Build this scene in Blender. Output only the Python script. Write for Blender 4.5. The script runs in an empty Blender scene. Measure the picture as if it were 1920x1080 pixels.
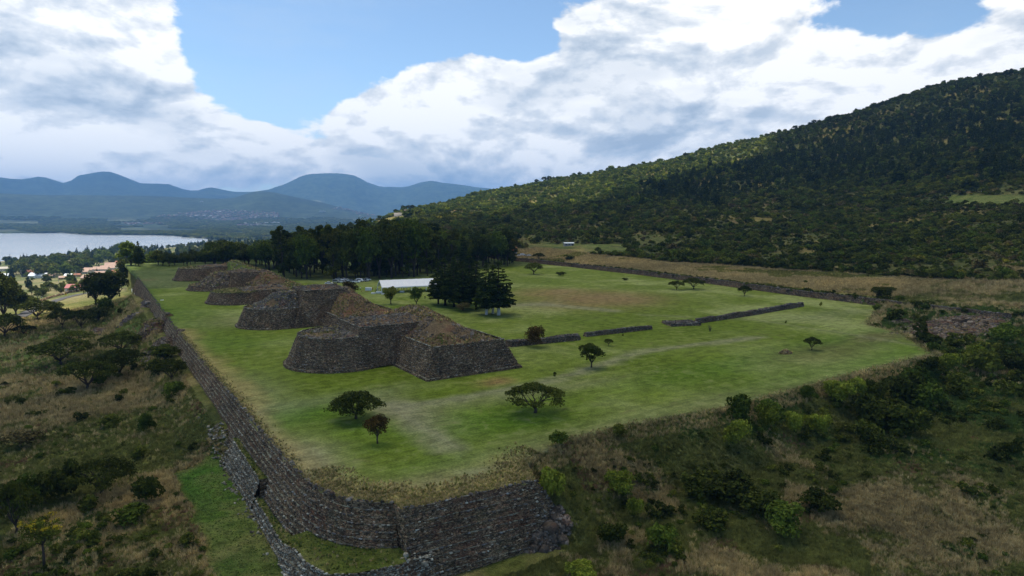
import bpy, math, random
import numpy as np
from mathutils import Vector, Euler
from mathutils.geometry import delaunay_2d_cdt

SC = bpy.context.scene
COL = SC.collection
R = math.radians
random.seed(7)
RNG = np.random.default_rng(11)

# ------------------------------------------------------------------ camera
F, HY, CAMH = 1250.0, 398.0, 40.0
PITCH = math.atan((540 - HY) / F)
YAW = math.atan(811 / 1250)                      # the view is turned this far east of the platform's long axis
cam_d = bpy.data.cameras.new('camera')
cam = bpy.data.objects.new('camera', cam_d); COL.objects.link(cam)
cam_d.sensor_width = 36; cam_d.lens = 36 * F / 1920
cam_d.clip_start = 1; cam_d.clip_end = 60000
cam.location = (0, 0, CAMH)
cam.rotation_euler = (math.pi / 2 - PITCH, 0, -YAW)
SC.camera = cam

# ------------------------------------------------------------------ render, exposure
SC.view_settings.view_transform = 'Standard'
SC.view_settings.look = 'None'
SC.view_settings.exposure = 0.58
SC.view_settings.gamma = 1
SC.view_settings.use_curve_mapping = False
SC.render.engine = 'CYCLES'
SC.cycles.use_denoising = True
SC.cycles.max_bounces = 6
SC.cycles.diffuse_bounces = 4
SC.cycles.transmission_bounces = 4
SC.cycles.volume_bounces = 0
SC.cycles.use_adaptive_sampling = True

SUN_EL = R(66)
SUN_AZ = R(-22)                                  # compass bearing of the sun, measured from +Y clockwise
SUND = Vector((math.sin(SUN_AZ) * math.cos(SUN_EL), math.cos(SUN_AZ) * math.cos(SUN_EL), math.sin(SUN_EL)))
sun_d = bpy.data.lights.new('sun', 'SUN'); sun_d.energy = 4.6; sun_d.angle = R(0.6); sun_d.color = (1, .95, .86)
sun = bpy.data.objects.new('sun', sun_d); COL.objects.link(sun)
sun.rotation_euler = SUND.to_track_quat('Z', 'Y').to_euler()
CLOUD_ALT = 1050.0
CLOUD_T = 0.98                                   # how much light the overhead cloud lets down
HAZE = 8e-5

# pixel geometry (only used to read positions off the photograph once; everything is then built where it stands)
M0 = math.hypot(811, 1250); UX, UY = -811 / M0, 1250 / M0
def ray(px, py):
    cx = px - 960; cy = 540 - py
    y = math.cos(PITCH) * F + math.sin(PITCH) * cy
    z = -math.sin(PITCH) * F + math.cos(PITCH) * cy
    return np.array([cx * UY - y * UX, cx * UX + y * UY, z])
def W(px, py, z=0.0):
    d = ray(px, py); t = (z - CAMH) / d[2]
    return float(d[0] * t), float(d[1] * t)
def WR(px, py, r):
    d = ray(px, py); t = r / math.hypot(d[0], d[1])
    return float(d[0] * t), float(d[1] * t), float(CAMH + d[2] * t)

# ------------------------------------------------------------------ node helpers
def pixmany(x, y, z):
    fy = x * (-UX) + y * UY; lx = x * UY + y * UX
    d = fy * math.cos(PITCH) - (z - CAMH) * math.sin(PITCH); u = fy * math.sin(PITCH) + (z - CAMH) * math.cos(PITCH)
    d = np.where(np.abs(d) < 1, 1, d)
    return 960 + F * lx / d, 540 - F * u / d, d
class X:
    """a socket with arithmetic"""
    def __init__(s, nt, k): s.nt, s.k = nt, k
    def _m(s, op, *a, clamp=False):
        n = s.nt.nodes.new('ShaderNodeMath'); n.operation = op; n.use_clamp = clamp
        for i, v in enumerate((s,) + a):
            if isinstance(v, X): s.nt.links.new(v.k, n.inputs[i])
            else: n.inputs[i].default_value = v
        return X(s.nt, n.outputs[0])
    def __add__(s, o): return s._m('ADD', o)
    __radd__ = __add__
    def __mul__(s, o): return s._m('MULTIPLY', o)
    __rmul__ = __mul__
    def __sub__(s, o): return s._m('SUBTRACT', o)
    def __rsub__(s, o): return (s * -1.0) + o
    def __truediv__(s, o): return s._m('DIVIDE', o)
    def f(s, op, *a, **k): return s._m(op, *a, **k)
    def ss(s, lo, hi, a=0.0, b=1.0):
        n = s.nt.nodes.new('ShaderNodeMapRange'); n.interpolation_type = 'SMOOTHSTEP'
        s.nt.links.new(s.k, n.inputs[0])
        for i, v in zip((1, 2, 3, 4), (lo, hi, a, b)): n.inputs[i].default_value = v
        return X(s.nt, n.outputs[0])
def vmath(nt, op, a, b=None, scale=None):
    n = nt.nodes.new('ShaderNodeVectorMath'); n.operation = op
    for i, v in enumerate((a, b)):
        if v is None: continue
        if isinstance(v, (tuple, list)): n.inputs[i].default_value = v
        else: nt.links.new(v, n.inputs[i])
    if scale is not None: n.inputs['Scale'].default_value = scale
    return n.outputs[0]
def noise(nt, vec, scale, detail=4, rough=.55, dist=0, lac=2.0):
    n = nt.nodes.new('ShaderNodeTexNoise')
    n.inputs['Scale'].default_value = scale; n.inputs['Detail'].default_value = detail
    n.inputs['Roughness'].default_value = rough; n.inputs['Distortion'].default_value = dist
    n.inputs['Lacunarity'].default_value = lac
    if vec is not None: nt.links.new(vec, n.inputs['Vector'])
    return X(nt, n.outputs[0])
def mixc(nt, fac, a, b, mode='MIX'):
    n = nt.nodes.new('ShaderNodeMix'); n.data_type = 'RGBA'; n.blend_type = mode
    for i, v in ((0, fac), (6, a), (7, b)):
        if isinstance(v, X): nt.links.new(v.k, n.inputs[i])
        elif isinstance(v, (tuple, list)): n.inputs[i].default_value = tuple(v) + ((1,) if len(v) == 3 else ())
        elif isinstance(v, (int, float)): n.inputs[i].default_value = v
        else: nt.links.new(v, n.inputs[i])
    return n.outputs[2]
def ramp(nt, x, stops):
    n = nt.nodes.new('ShaderNodeValToRGB'); nt.links.new(x.k, n.inputs[0])
    e = n.color_ramp.elements
    while len(e) < len(stops): e.new(.5)
    for s, (p, c) in zip(e, stops): s.position = p; s.color = tuple(c) + (1,)
    return n.outputs[0]

# ------------------------------------------------------------------ world: daylight sky with broken cumulus
world = bpy.data.worlds.new('World'); SC.world = world; world.use_nodes = True
nt = world.node_tree; nt.nodes.clear()
sky = nt.nodes.new('ShaderNodeTexSky'); sky.sky_type = 'NISHITA'; sky.sun_disc = False
sky.sun_elevation = SUN_EL; sky.sun_rotation = SUN_AZ; sky.altitude = 2000; sky.air_density = 1.0; sky.dust_density = 0.6; sky.ozone_density = 1.2
tc = nt.nodes.new('ShaderNodeTexCoord')
D = tc.outputs['Generated']
rot = nt.nodes.new('ShaderNodeVectorRotate'); rot.rotation_type = 'Z_AXIS'; rot.inputs['Angle'].default_value = YAW
nt.links.new(D, rot.inputs['Vector'])
sep = nt.nodes.new('ShaderNodeSeparateXYZ'); nt.links.new(rot.outputs[0], sep.inputs[0])
dx, dy, dz = (X(nt, sep.outputs[i]) for i in range(3))
AZ = dx.f('ARCTAN2', dy); EL = dz.f('ARCSINE')
warp = nt.nodes.new('ShaderNodeTexNoise'); warp.inputs['Scale'].default_value = 5.5; warp.inputs['Detail'].default_value = 5
nt.links.new(D, warp.inputs['Vector'])
wv = vmath(nt, 'SCALE', vmath(nt, 'SUBTRACT', warp.outputs['Color'], (.5, .5, .5)), scale=.14)
wsep = nt.nodes.new('ShaderNodeSeparateXYZ'); nt.links.new(wv, wsep.inputs[0])
AZw = AZ + X(nt, wsep.outputs[0]) * 1.3; ELw = EL + X(nt, wsep.outputs[1]) * .9
# cloud banks: centre and radii as angles (degrees from the view axis and above the horizon), weight
BANKS = [(-33, 8, 12, 6.2, .36), (-27, 8.8, 5.2, 3.4, .16), (-35, 15.5, 7.5, 3.5, .26), (-9, 7.6, 9, 2.2, .18), (-10, 11.0, 3.5, .8, .12), (14, 7.4, 14, 6.0, .34), (-4.0, 9.6, 7.5, 3.6, .42), (-9.5, 8.2, 5, 1.8, .2), (-12.5, 7.4, 4.5, 2.2, .2), (7.3, 14.4, 3.2, 3.6, .30),
         (18, 15.5, 8, 4.5, .28), (34, 10.0, 9, 3.6, .30), (37.5, 14.8, 3.0, 2.8, .25), (-4, 17.4, 3.2, 1.1, .24), (1, 6, 14, 4, .22),
         (-13, 15, 10.5, 5.2, -.34), (-9, 12.5, 3, 1.0, .13), (-15, 17.2, 4, 1.0, .2), (-18.5, 10.5, 5.5, 3.2, -.16), (29, 15.6, 4.4, 1.9, -.30), (1.2, 15.6, 3.6, 2.0, -.20), (-5.5, 15.0, 4, 1.6, -.2), (20, 3.5, 60, 3.2, .14), (-25, 3.5, 40, 2.6, .16)]
cov = None
for ca, ce, ra, re, w in BANKS:
    a = (AZw - R(ca)) * (1 / R(ra)); e = (ELw - R(ce)) * (1 / R(re))
    g = ((a * a + e * e) * -1.0).f('EXPONENT') * w
    cov = g if cov is None else cov + g
def density(off):
    s = nt.nodes.new('ShaderNodeVectorMath'); s.operation = 'MULTIPLY_ADD'
    nt.links.new(D, s.inputs[0]); s.inputs[1].default_value = (1, 1, 2.1); s.inputs[2].default_value = off
    n1 = noise(nt, s.outputs[0], 5.2, 12, .56, .25)
    n2 = noise(nt, s.outputs[0], 16.0, 8, .6, .0)
    return n1 * .9 + n2 * .22 - .03
d0 = density((0, 0, 0)) + cov
d1 = density((-.004, .010, .036)) + cov
mask = d0.ss(.62, .695)
edge = d0.ss(.625, .86)
rel = ((d0 - d1) * 6.0 + .72).f('ADD', 0.0, clamp=True)
s3 = nt.nodes.new('ShaderNodeVectorMath'); s3.operation = 'MULTIPLY'; nt.links.new(D, s3.inputs[0]); s3.inputs[1].default_value = (1, 1, 3.2)
broad = noise(nt, s3.outputs[0], 3.1, 5, .5)
# thick low parts of a bank turn grey, sunward lumps stay white
greyb = ((AZ - R(19)) * (1 / R(12))); greye = ((EL - R(6.0)) * (1 / R(2.6)))
grey1 = ((greyb * greyb + greye * greye) * -1.0).f('EXPONENT') * .12
gb2 = ((AZ - R(-33)) * (1 / R(7))); ge2 = ((EL - R(15)) * (1 / R(2.2)))
grey2 = ((gb2 * gb2 + ge2 * ge2) * -1.0).f('EXPONENT') * .25
gb3 = ((AZ - R(19)) * (1 / R(6))); ge3 = ((EL - R(18.2)) * (1 / R(1.3)))
grey3 = ((gb3 * gb3 + ge3 * ge3) * -1.0).f('EXPONENT') * .3
shade = (broad.ss(.40, .66) * .50 + EL.ss(R(0), R(7), .22, 0.0) + edge * .06 + grey1 + grey2 + grey3)
light = (rel * .75 + .47 - shade).f('ADD', 0, clamp=True)
ccol = ramp(nt, light, [(0, (3.3, 4.0, 4.9)), (.35, (4.8, 5.4, 6.1)), (.65, (6.6, 6.9, 7.2)), (.9, (8.8, 8.8, 8.7))])
skyc = mixc(nt, 1.0, sky.outputs[0], (1.26, 1.31, 1.25), 'MULTIPLY')
thin = noise(nt, s3.outputs[0], 2.2, 7, .62).ss(.46, .78) * .34      # faint veil
veil = (thin + EL.ss(R(1), R(12), .42, .0))
base = mixc(nt, veil.f('MINIMUM', .8), skyc, (4.6, 5.6, 6.6))
outc = mixc(nt, mask * .97, base, ccol)
up = EL.ss(R(-2), R(0))
bg = nt.nodes.new('ShaderNodeBackground'); bg.inputs['Strength'].default_value = 0.1
nt.links.new(outc, bg.inputs['Color'])
wo = nt.nodes.new('ShaderNodeOutputWorld'); nt.links.new(bg.outputs[0], wo.inputs['Surface'])

# ------------------------------------------------------------------ numpy noise
def _h(ix, iy, s):
    n = (ix * 374761393 + iy * 668265263 + s * 974634777) & 0xffffffff
    n = ((n ^ (n >> 13)) * 1274126177) & 0xffffffff
    return ((n ^ (n >> 16)) & 0xffff) / 65535.0
def vn(x, y, s=0):
    x = np.asarray(x, float); y = np.asarray(y, float)
    ix = np.floor(x).astype(np.int64); iy = np.floor(y).astype(np.int64)
    fx = x - ix; fy = y - iy; fx = fx * fx * (3 - 2 * fx); fy = fy * fy * (3 - 2 * fy)
    a = _h(ix, iy, s); b = _h(ix + 1, iy, s); c = _h(ix, iy + 1, s); d = _h(ix + 1, iy + 1, s)
    return (a + (b - a) * fx) * (1 - fy) + (c + (d - c) * fx) * fy
def fbm(x, y, sc, o=4, s=0, g=.5):
    t = 0; a = 1; m = 0
    for i in range(o):
        k = 2 ** i / sc
        t = t + a * vn(x * k + 17.3 * i, y * k - 9.1 * i, s + i); m += a; a *= g
    return t / m
def sst(a, b, x):
    t = np.clip((x - a) / (b - a), 0, 1); return t * t * (3 - 2 * t)
def lerp(a, b, t): return a + (b - a) * t

# ------------------------------------------------------------------ plan of the platform (x east, y north, metres)
LAWN = [(29, 470), (27.6, 330), (26.2, 250), (26, 121), (26.2, 100), (27.2, 92.7), (29.3, 87.5), (34.4, 83.1), (34.6, 80.4), (55.4, 78.7), (58, 85),
        (70, 90), (87, 90), (108, 87.4), (125, 88), (148, 89), (175, 90), (202, 90), (214, 100), (228, 112), (236, 128), (262, 140), (286, 150),
        (289.5, 191), (297, 250), (302, 314), (303, 454), (303, 600), (29, 600)]
def seg_dist(x, y, pts):
    best = np.full(np.shape(x), 1e9)
    for (ax, ay), (bx, by) in zip(pts[:-1], pts[1:]):
        ex, ey = bx - ax, by - ay; L = ex * ex + ey * ey
        t = np.clip(((x - ax) * ex + (y - ay) * ey) / L, 0, 1)
        best = np.minimum(best, np.hypot(x - ax - t * ex, y - ay - t * ey))
    return best
def inside(x, y, poly):
    c = np.zeros(np.shape(x), bool); j = len(poly) - 1
    for i in range(len(poly)):
        xi, yi = poly[i]; xj, yj = poly[j]
        if yi != yj:
            c ^= ((yi > y) != (yj > y)) & (x < (xj - xi) * (y - yi) / (yj - yi) + xi)
        j = i
    return c
BANKLINE = LAWN[10:23]
WALLLINE = LAWN[0:10]

# outline of the lake
LK = [W(px, py, -65) for px, py in [(-700, 560), (-400, 530), (-150, 505), (0, 492), (60, 484), (150, 476), (240, 470), (320, 466), (380, 458), (400, 449), (381, 447.5), (352, 445.5), (330, 442.6), (290, 441.3), (160, 440.2), (118, 436.8), (100, 437.2), (0, 437.6), (-150, 437), (-400, 436), (-900, 440)]]
# control points of the land outside the platform
CP = [(20, 40, -9.5), (20, 70, -9.2), (20, 100, -9.2), (20, 160, -9.6), (20, 220, -10.2), (17, 300, -11.5), (14, 400, -14), (5, 520, -19),
      (-10, 60, -9.8), (-10, 100, -9.6), (-50, 70, -12), (-50, 110, -12.5), (-50, 180, -14.5), (-60, 260, -17.5), (-120, 120, -17), (-120, 200, -19), (-120, 300, -22.5),
      (-150, 450, -28), (-60, 400, -21), (-60, 600, -30), (0, 700, -32), (-200, 600, -35), (-200, 750, -40), (0, 900, -40), (0, 1150, -53), (-300, 950, -50), (-300, 1150, -58),
      (40, 60, -9.5), (40, 78, -9.3), (60, 60, -8.6), (70, 76, -7.8), (90, 60, -8.2), (90, 40, -9), (130, 70, -7), (160, 60, -7), (200, 60, -5.5), (240, 60, -3.5), (290, 60, 0), (60, 20, -11), (150, 10, -10), (260, 10, -3),
      (250, 100, -.6), (300, 120, 1.8), (310, 200, 2.2), (330, 150, 3), (320, 300, 2), (345, 300, 3.5), (325, 420, 2), (350, 430, 4), (330, 60, 4), (380, 100, 8), (400, 40, 14),
      (100, 480, -.5), (200, 520, -.5), (290, 520, 0), (100, 650, -13), (220, 700, -3), (60, 560, -14), (330, 600, 5), (100, 850, -25), (200, 950, -15), (150, 1200, -38), (350, 1300, -20),
      (-200, -100, -25), (0, -100, -14), (200, -100, -12), (400, -100, 10)]
for c in [(0, 487), (60, 479), (150, 471), (240, 463), (320, 459), (370, 452), (385, 448)]:
    a = W(*c, -65); CP.append((a[0], a[1], -65)); CP.append((a[0] * 1.12, a[1] * 1.12, -71)); CP.append((a[0] * .9, a[1] * .9, -61.5))
for c in [(-150, 500), (-400, 520)]:
    a = W(*c, -65); CP.append((a[0], a[1], -65)); CP.append((a[0] * 1.12, a[1] * 1.12, -71))
for c in [(450, 447), (520, 443), (600, 440)]:
    a = W(*c, -62); CP.append((a[0], a[1], -62))
HILLP = {2300: [(500, 430), (430, 560), (360, 760), (300, 950), (210, 1350), (120, 1700), (90, 1900)],
         1900: [(505, 440), (447, 560), (385, 760), (340, 900), (290, 1080), (230, 1350), (175, 1600), (138, 1880)],
         1775: [(510, 430), (450, 570), (390, 790), (345, 960), (300, 1150), (240, 1420), (190, 1680), (158, 1880)],
         1650: [(513, 430), (460, 590), (400, 830), (350, 1050), (300, 1300), (250, 1550), (198, 1870)],
         1520: [(508, 440), (455, 620), (405, 850), (360, 1060), (315, 1300), (272, 1560), (238, 1850)],
         1400: [(500, 460), (450, 650), (410, 860), (370, 1080), (330, 1300), (292, 1560), (266, 1800)],
         1200: [(480, 540), (440, 720), (405, 950), (372, 1200), (338, 1450), (309, 1720)],
         1050: [(463, 620), (430, 850), (402, 1100), (372, 1350), (341, 1700)],
         900: [(440, 780), (412, 1050), (388, 1350), (366, 1650)],
         800: [(432, 850), (410, 1150), (386, 1500)],
         720: [(424, 1000), (407, 1420)]}
for px, l in HILLP.items():
    for py, r in l: CP.append(WR(px, py, r))
    x, y, z = WR(px, l[-1][0], l[-1][1])
    CP.append((x * 1.15, y * 1.15, z - 30)); CP.append((x * 1.5, y * 1.5, z * .3 - 60))
CP = np.array(CP)
def _rbf():
    n = len(CP); k = np.hypot(CP[:, None, 0] - CP[None, :, 0], CP[:, None, 1] - CP[None, :, 1])
    A = np.zeros((n + 3, n + 3)); A[:n, :n] = k + np.eye(n) * -1.5; A[:n, n] = 1; A[:n, n + 1:] = CP[:, :2] / 1000; A[n, :n] = 1; A[n + 1:, :n] = CP[:, :2].T / 1000
    return np.linalg.solve(A, np.concatenate([CP[:, 2], [0, 0, 0]]))
WT = _rbf()
def rbf(x, y):
    o = WT[-3] + WT[-2] * x / 1000 + WT[-1] * y / 1000
    for c, w in zip(CP, WT): o = o + w * np.hypot(x - c[0], y - c[1])
    return o
# far skyline (pixel column, pixel row of crest)
FARC = [(-400, 330), (-100, 326), (0, 332), (50, 338), (85, 330), (128, 345), (150, 330), (175, 325), (205, 320), (235, 331), (268, 343), (318, 345), (355, 357), (372, 357), (395, 352), (440, 360), (475, 360),
        (505, 356), (540, 344), (565, 333), (582, 327), (612, 325), (642, 326), (665, 330), (690, 343), (715, 351), (760, 352), (788, 344), (810, 340), (835, 345), (870, 350), (930, 356), (1000, 362), (1200, 370), (2400, 370)]
MIDC = [(-400, 360), (0, 363), (100, 366), (200, 367), (300, 368), (400, 373), (440, 372), (465, 363), (490, 358), (520, 362), (560, 371), (600, 379), (640, 389), (690, 401), (730, 408), (800, 414), (2400, 414)]
def far_h(x, y):
    r = np.hypot(x, y)
    b = np.arctan2(x, y) - YAW; b = np.clip(b, -1.2, 1.2)
    px = 960 + F / math.cos(PITCH) * np.tan(b)
    fwd = np.cos(b) / (F / math.cos(PITCH)) / math.cos(PITCH) ** 0
    c3 = np.interp(px, [c[0] for c in FARC], [c[1] for c in FARC]); c2 = np.interp(px, [c[0] for c in MIDC], [c[1] for c in MIDC])
    z3 = CAMH + (HY - c3) * 12500 * fwd; z2 = CAMH + (HY - c2) * 8200 * fwd
    plain = -61 + 42 * sst(4200, 7000, r)
    h2 = sst(5800, 8200, r) ** 1.15 * (1 - .55 * sst(8200, 9700, r))
    h3 = sst(8900, 12500, r) ** 1.2 * (1 - sst(12500, 15500, r))
    n = (fbm(x, y, 1500, 5, 3) - .5)
    zz = plain + np.maximum((z2 - plain) * h2, (z3 - plain) * h3) + n * (260 * h3 * (1 - np.clip(h3, 0, 1)) * 4 * .5 + 110 * h2 * (1 - np.clip(h2, 0, 1)) * 2)
    return zz + (fbm(x, y, 300, 3, 5) - .5) * (6 + 40 * h3) + (np.abs(fbm(x, y, 900, 4, 15) - .5) - .12) * 240 * h3 * (1 - sst(.75, 1, h3))
# fast lookup of the outside land on a polar grid
NB, ND = 420, 420
B0, B1 = -R(100), R(100); L0, L1 = math.log(15), math.log(17000)
_b = np.linspace(B0, B1, NB); _l = np.linspace(L0, L1, ND)
_B, _L = np.meshgrid(_b, _l, indexing='ij'); _r = np.exp(_L); _x = _r * np.sin(_B + YAW); _y = _r * np.cos(_B + YAW)
_near = rbf(_x, _y); _far = far_h(_x, _y)
GRID = lerp(_near, _far, sst(2250, 3100, _r))
def base_h(x, y):
    r = np.maximum(np.hypot(x, y), 16); b = np.arctan2(x, y) - YAW
    i = np.clip((b - B0) / (B1 - B0) * (NB - 1), 0, NB - 1.001); j = np.clip((np.log(r) - L0) / (L1 - L0) * (ND - 1), 0, ND - 1.001)
    i0 = i.astype(int); j0 = j.astype(int); fi = i - i0; fj = j - j0
    g = GRID
    return (g[i0, j0] * (1 - fi) + g[i0 + 1, j0] * fi) * (1 - fj) + (g[i0, j0 + 1] * (1 - fi) + g[i0 + 1, j0 + 1] * fi) * fj
def ground_h(x, y):
    x = np.asarray(x, float); y = np.asarray(y, float)
    z = base_h(x, y)
    z = np.where(inside(x, y, LK), np.minimum(z, -67.5), z)
    r = np.hypot(x, y)
    rel_ = sst(300, 900, r) * (1 - sst(2100, 2600, r)) * sst(-20, 10, z)
    z = z + (fbm(x, y, 170, 4, 9) - .5) * 26 * rel_ + (fbm(x, y, 9, 3, 21) - .5) * .9 * (1 - sst(300, 900, r)) * sst(4, 10, seg_dist(x, y, WALLLINE))
    ins = inside(x, y, LAWN)
    dw = seg_dist(x, y, WALLLINE); db = seg_dist(x, y, BANKLINE)
    wallside = (dw <= db)
    # west side: grassy bank piled against the foot of the great wall north of the bastion
    k = sst(134, 150, y) * sst(30, 60, 470 - y)
    wob = (fbm(x, y, 14, 3, 4) - .5) * 1.6
    bank = np.where(x < 26.3, -4.9 + wob * .6 - np.maximum(0, 22.6 - x) * .62, z)
    z = np.where((~ins) & (x < 26.3) & (x > 4), np.maximum(z, lerp(z, bank, k)), z)
    # south and south-east side: natural bank below the lawn's rim
    bk = -(db ** 1.0) * .62 - .05 + (fbm(x, y, 11, 3, 6) - .5) * .9 * sst(0, 4, db)
    bk = np.where(x < 56.2, -99, bk)
    bk = bk - np.clip(59.5 - x, 0, 9) * 1.1
    z = np.where(~ins & (x > 50) & (y < 160) & (x < 300), np.maximum(z, bk), z)
    z = np.where(~ins & (x > 262) & (y > 135) & (y < 620), lerp(np.maximum(z, 0), z, sst(2, 5, x - np.interp(y, [150, 191, 250, 314, 600], [286, 289.5, 297, 302, 303]))), z)
    zin = np.where(wallside, np.where(dw < 5, np.minimum(z, -9.0), -1.6), np.where(db < 4, -.14, -1.6))
    zin = np.where((x > 255) & (y > 150), -1.6, zin)
    zin = np.where((x > 55) & (y < 110) & (db < 4), -.14, zin)
    north = sst(560, 600, y)
    return np.where(ins, lerp(zin, z, north), z)
def gh(x, y): return float(ground_h(np.array([x]), np.array([y]))[0])
def top_h(x, y):
    """what one stands on: the lawn inside the platform, the ground outside"""
    x = np.asarray(x, float); y = np.asarray(y, float)
    return np.where(inside(x, y, LAWN) & (y < 590), 0.0, ground_h(x, y))
def hit(px, py):
    d = ray(px, py); L = math.hypot(d[0], d[1])
    r = np.exp(np.linspace(math.log(50), math.log(9000), 900)); t = r / L
    x = d[0] * t; y = d[1] * t; z = CAMH + d[2] * t
    h = top_h(x, y); k = np.nonzero(z <= h)[0]
    k = k[0] if len(k) else len(r) - 1
    if k > 0:
        a = (z - h)[k - 1]; b_ = (z - h)[k]; f = a / (a - b_) if a != b_ else 0
        rr = r[k - 1] + (r[k] - r[k - 1]) * f
    else: rr = r[k]
    t = rr / L; x, y = d[0] * t, d[1] * t
    return float(x), float(y), float(top_h(np.array([x]), np.array([y]))[0])

# ------------------------------------------------------------------ object helpers
def tag(o, label=None, cat=None, group=None, kind=None):
    if label: o['label'] = label
    if cat: o['category'] = cat
    if group: o['group'] = group
    if kind: o['kind'] = kind
    return o
def empty(name, loc=(0, 0, 0), rz=0.0):
    o = bpy.data.objects.new(name, None); COL.objects.link(o); o.location = loc; o.rotation_euler = (0, 0, rz)
    o.empty_display_size = .5
    return o
def mesh_np(name, V, Fc, mat=None, smooth=False):
    """V (n,3), Fc (m,k) all faces with k corners, or list of such arrays"""
    me = bpy.data.meshes.new(name)
    V = np.asarray(V, np.float32); Fs = Fc if isinstance(Fc, list) else [Fc]
    Fs = [np.asarray(f, np.int32) for f in Fs if len(f)]
    me.vertices.add(len(V)); me.vertices.foreach_set('co', V.ravel())
    if Fs:
        li = np.concatenate([f.ravel() for f in Fs]); cnt = np.concatenate([np.full(len(f), f.shape[1], np.int32) for f in Fs])
        st = np.concatenate([[0], np.cumsum(cnt)[:-1]]).astype(np.int32)
        me.loops.add(len(li)); me.loops.foreach_set('vertex_index', li)
        me.polygons.add(len(cnt)); me.polygons.foreach_set('loop_start', st); me.polygons.foreach_set('loop_total', cnt)
        if smooth: me.polygons.foreach_set('use_smooth', np.ones(len(cnt), bool))
    me.update(calc_edges=True); me.validate()
    if mat: me.materials.append(mat)
    return me
def link(name, me, parent=None, loc=(0, 0, 0), rz=0.0):
    o = bpy.data.objects.new(name, me); COL.objects.link(o)
    o.parent = parent; o.location = loc; o.rotation_euler = (0, 0, rz)
    return o
def colattr(me, C):
    a = me.color_attributes.new('tint', 'FLOAT_COLOR', 'POINT')
    a.data.foreach_set('color', np.concatenate([np.asarray(C, np.float32), np.ones((len(C), 1), np.float32)], 1).ravel())
class MB:
    """collects boxes, bars and tubes"""
    def __init__(s): s.v = []; s.f = []
    def add(s, v, f):
        n = len(s.v); s.v += [tuple(q) for q in v]; s.f += [tuple(i + n for i in q) for q in f]; return s
    def box(s, x0, x1, y0, y1, z0, z1):
        return s.add([(x0, y0, z0), (x1, y0, z0), (x1, y1, z0), (x0, y1, z0), (x0, y0, z1), (x1, y0, z1), (x1, y1, z1), (x0, y1, z1)],
                     [(0, 3, 2, 1), (4, 5, 6, 7), (0, 1, 5, 4), (1, 2, 6, 5), (2, 3, 7, 6), (3, 0, 4, 7)])
    def tube(s, pts, rad, n=6, cap=True):
        pts = [Vector(p) for p in pts]; base = len(s.v); rad = rad if isinstance(rad, (list, tuple)) else [rad] * len(pts)
        V = []; Fc = []
        for i, p in enumerate(pts):
            t = (pts[min(i + 1, len(pts) - 1)] - pts[max(i - 1, 0)]).normalized()
            a = t.cross(Vector((0, 0, 1)) if abs(t.z) < .9 else Vector((1, 0, 0))).normalized(); b = t.cross(a)
            for k in range(n):
                an = 2 * math.pi * k / n; V.append(p + (a * math.cos(an) + b * math.sin(an)) * rad[i])
        for i in range(len(pts) - 1):
            for k in range(n):
                Fc.append((i * n + k, i * n + (k + 1) % n, (i + 1) * n + (k + 1) % n, (i + 1) * n + k))
        if cap: Fc.append(tuple(range(n))[::-1]); Fc.append(tuple((len(pts) - 1) * n + k for k in range(n)))
        return s.add(V, Fc)
    def prism(s, prof, y0, y1):
        """profile in x,z extruded along y"""
        n = len(prof)
        return s.add([(p[0], y0, p[1]) for p in prof] + [(p[0], y1, p[1]) for p in prof],
                     [tuple(range(n)), tuple(range(2 * n - 1, n - 1, -1))] + [(i, i + n, (i + 1) % n + n, (i + 1) % n) for i in range(n)])
    def mesh(s, name, mat, smooth=False):
        me = bpy.data.meshes.new(name); me.from_pydata(s.v, [], s.f); me.update()
        if smooth:
            for p in me.polygons: p.use_smooth = True
        me.materials.append(mat); return me
def tree_copy(root, loc, rz, scale=1.0, sz=None):
    r = root.copy(); COL.objects.link(r); r.location = loc; r.rotation_euler = (0, 0, rz)
    r.scale = (scale, scale, sz if sz else scale)
    for ch in list(root.children):
        c = ch.copy(); COL.objects.link(c); c.parent = r
        for g in list(ch.children):
            d = g.copy(); COL.objects.link(d); d.parent = c
    return r

# ------------------------------------------------------------------ materials
def material(name):
    m = bpy.data.materials.new(name); m.use_nodes = True
    nt = m.node_tree; b = nt.nodes['Principled BSDF']; b.inputs['Roughness'].default_value = .9
    b.inputs['Specular IOR Level'].default_value = .04
    return m, nt, b
def plain(name, c, rough=.7, spec=.3, metal=0.0, var=.12, scale=3.0):
    m, nt, b = material(name); b.inputs['Roughness'].default_value = rough; b.inputs['Specular IOR Level'].default_value = spec
    b.inputs['Metallic'].default_value = metal
    g = nt.nodes.new('ShaderNodeTexCoord')
    n = noise(nt, g.outputs['Object'], scale, 5, .6)
    c2 = tuple(max(0, q * (1 - 2 * var)) for q in c)
    nt.links.new(mixc(nt, n.ss(.35, .7), c2, c), b.inputs['Base Color'])
    return m
def pos(nt):
    g = nt.nodes.new('ShaderNodeNewGeometry'); return g.outputs['Position']
def bump(nt, b, h, strength, dist):
    n = nt.nodes.new('ShaderNodeBump'); n.inputs['Strength'].default_value = strength; n.inputs['Distance'].default_value = dist
    nt.links.new(h.k if isinstance(h, X) else h, n.inputs['Height']); nt.links.new(n.outputs[0], b.inputs['Normal'])
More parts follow.
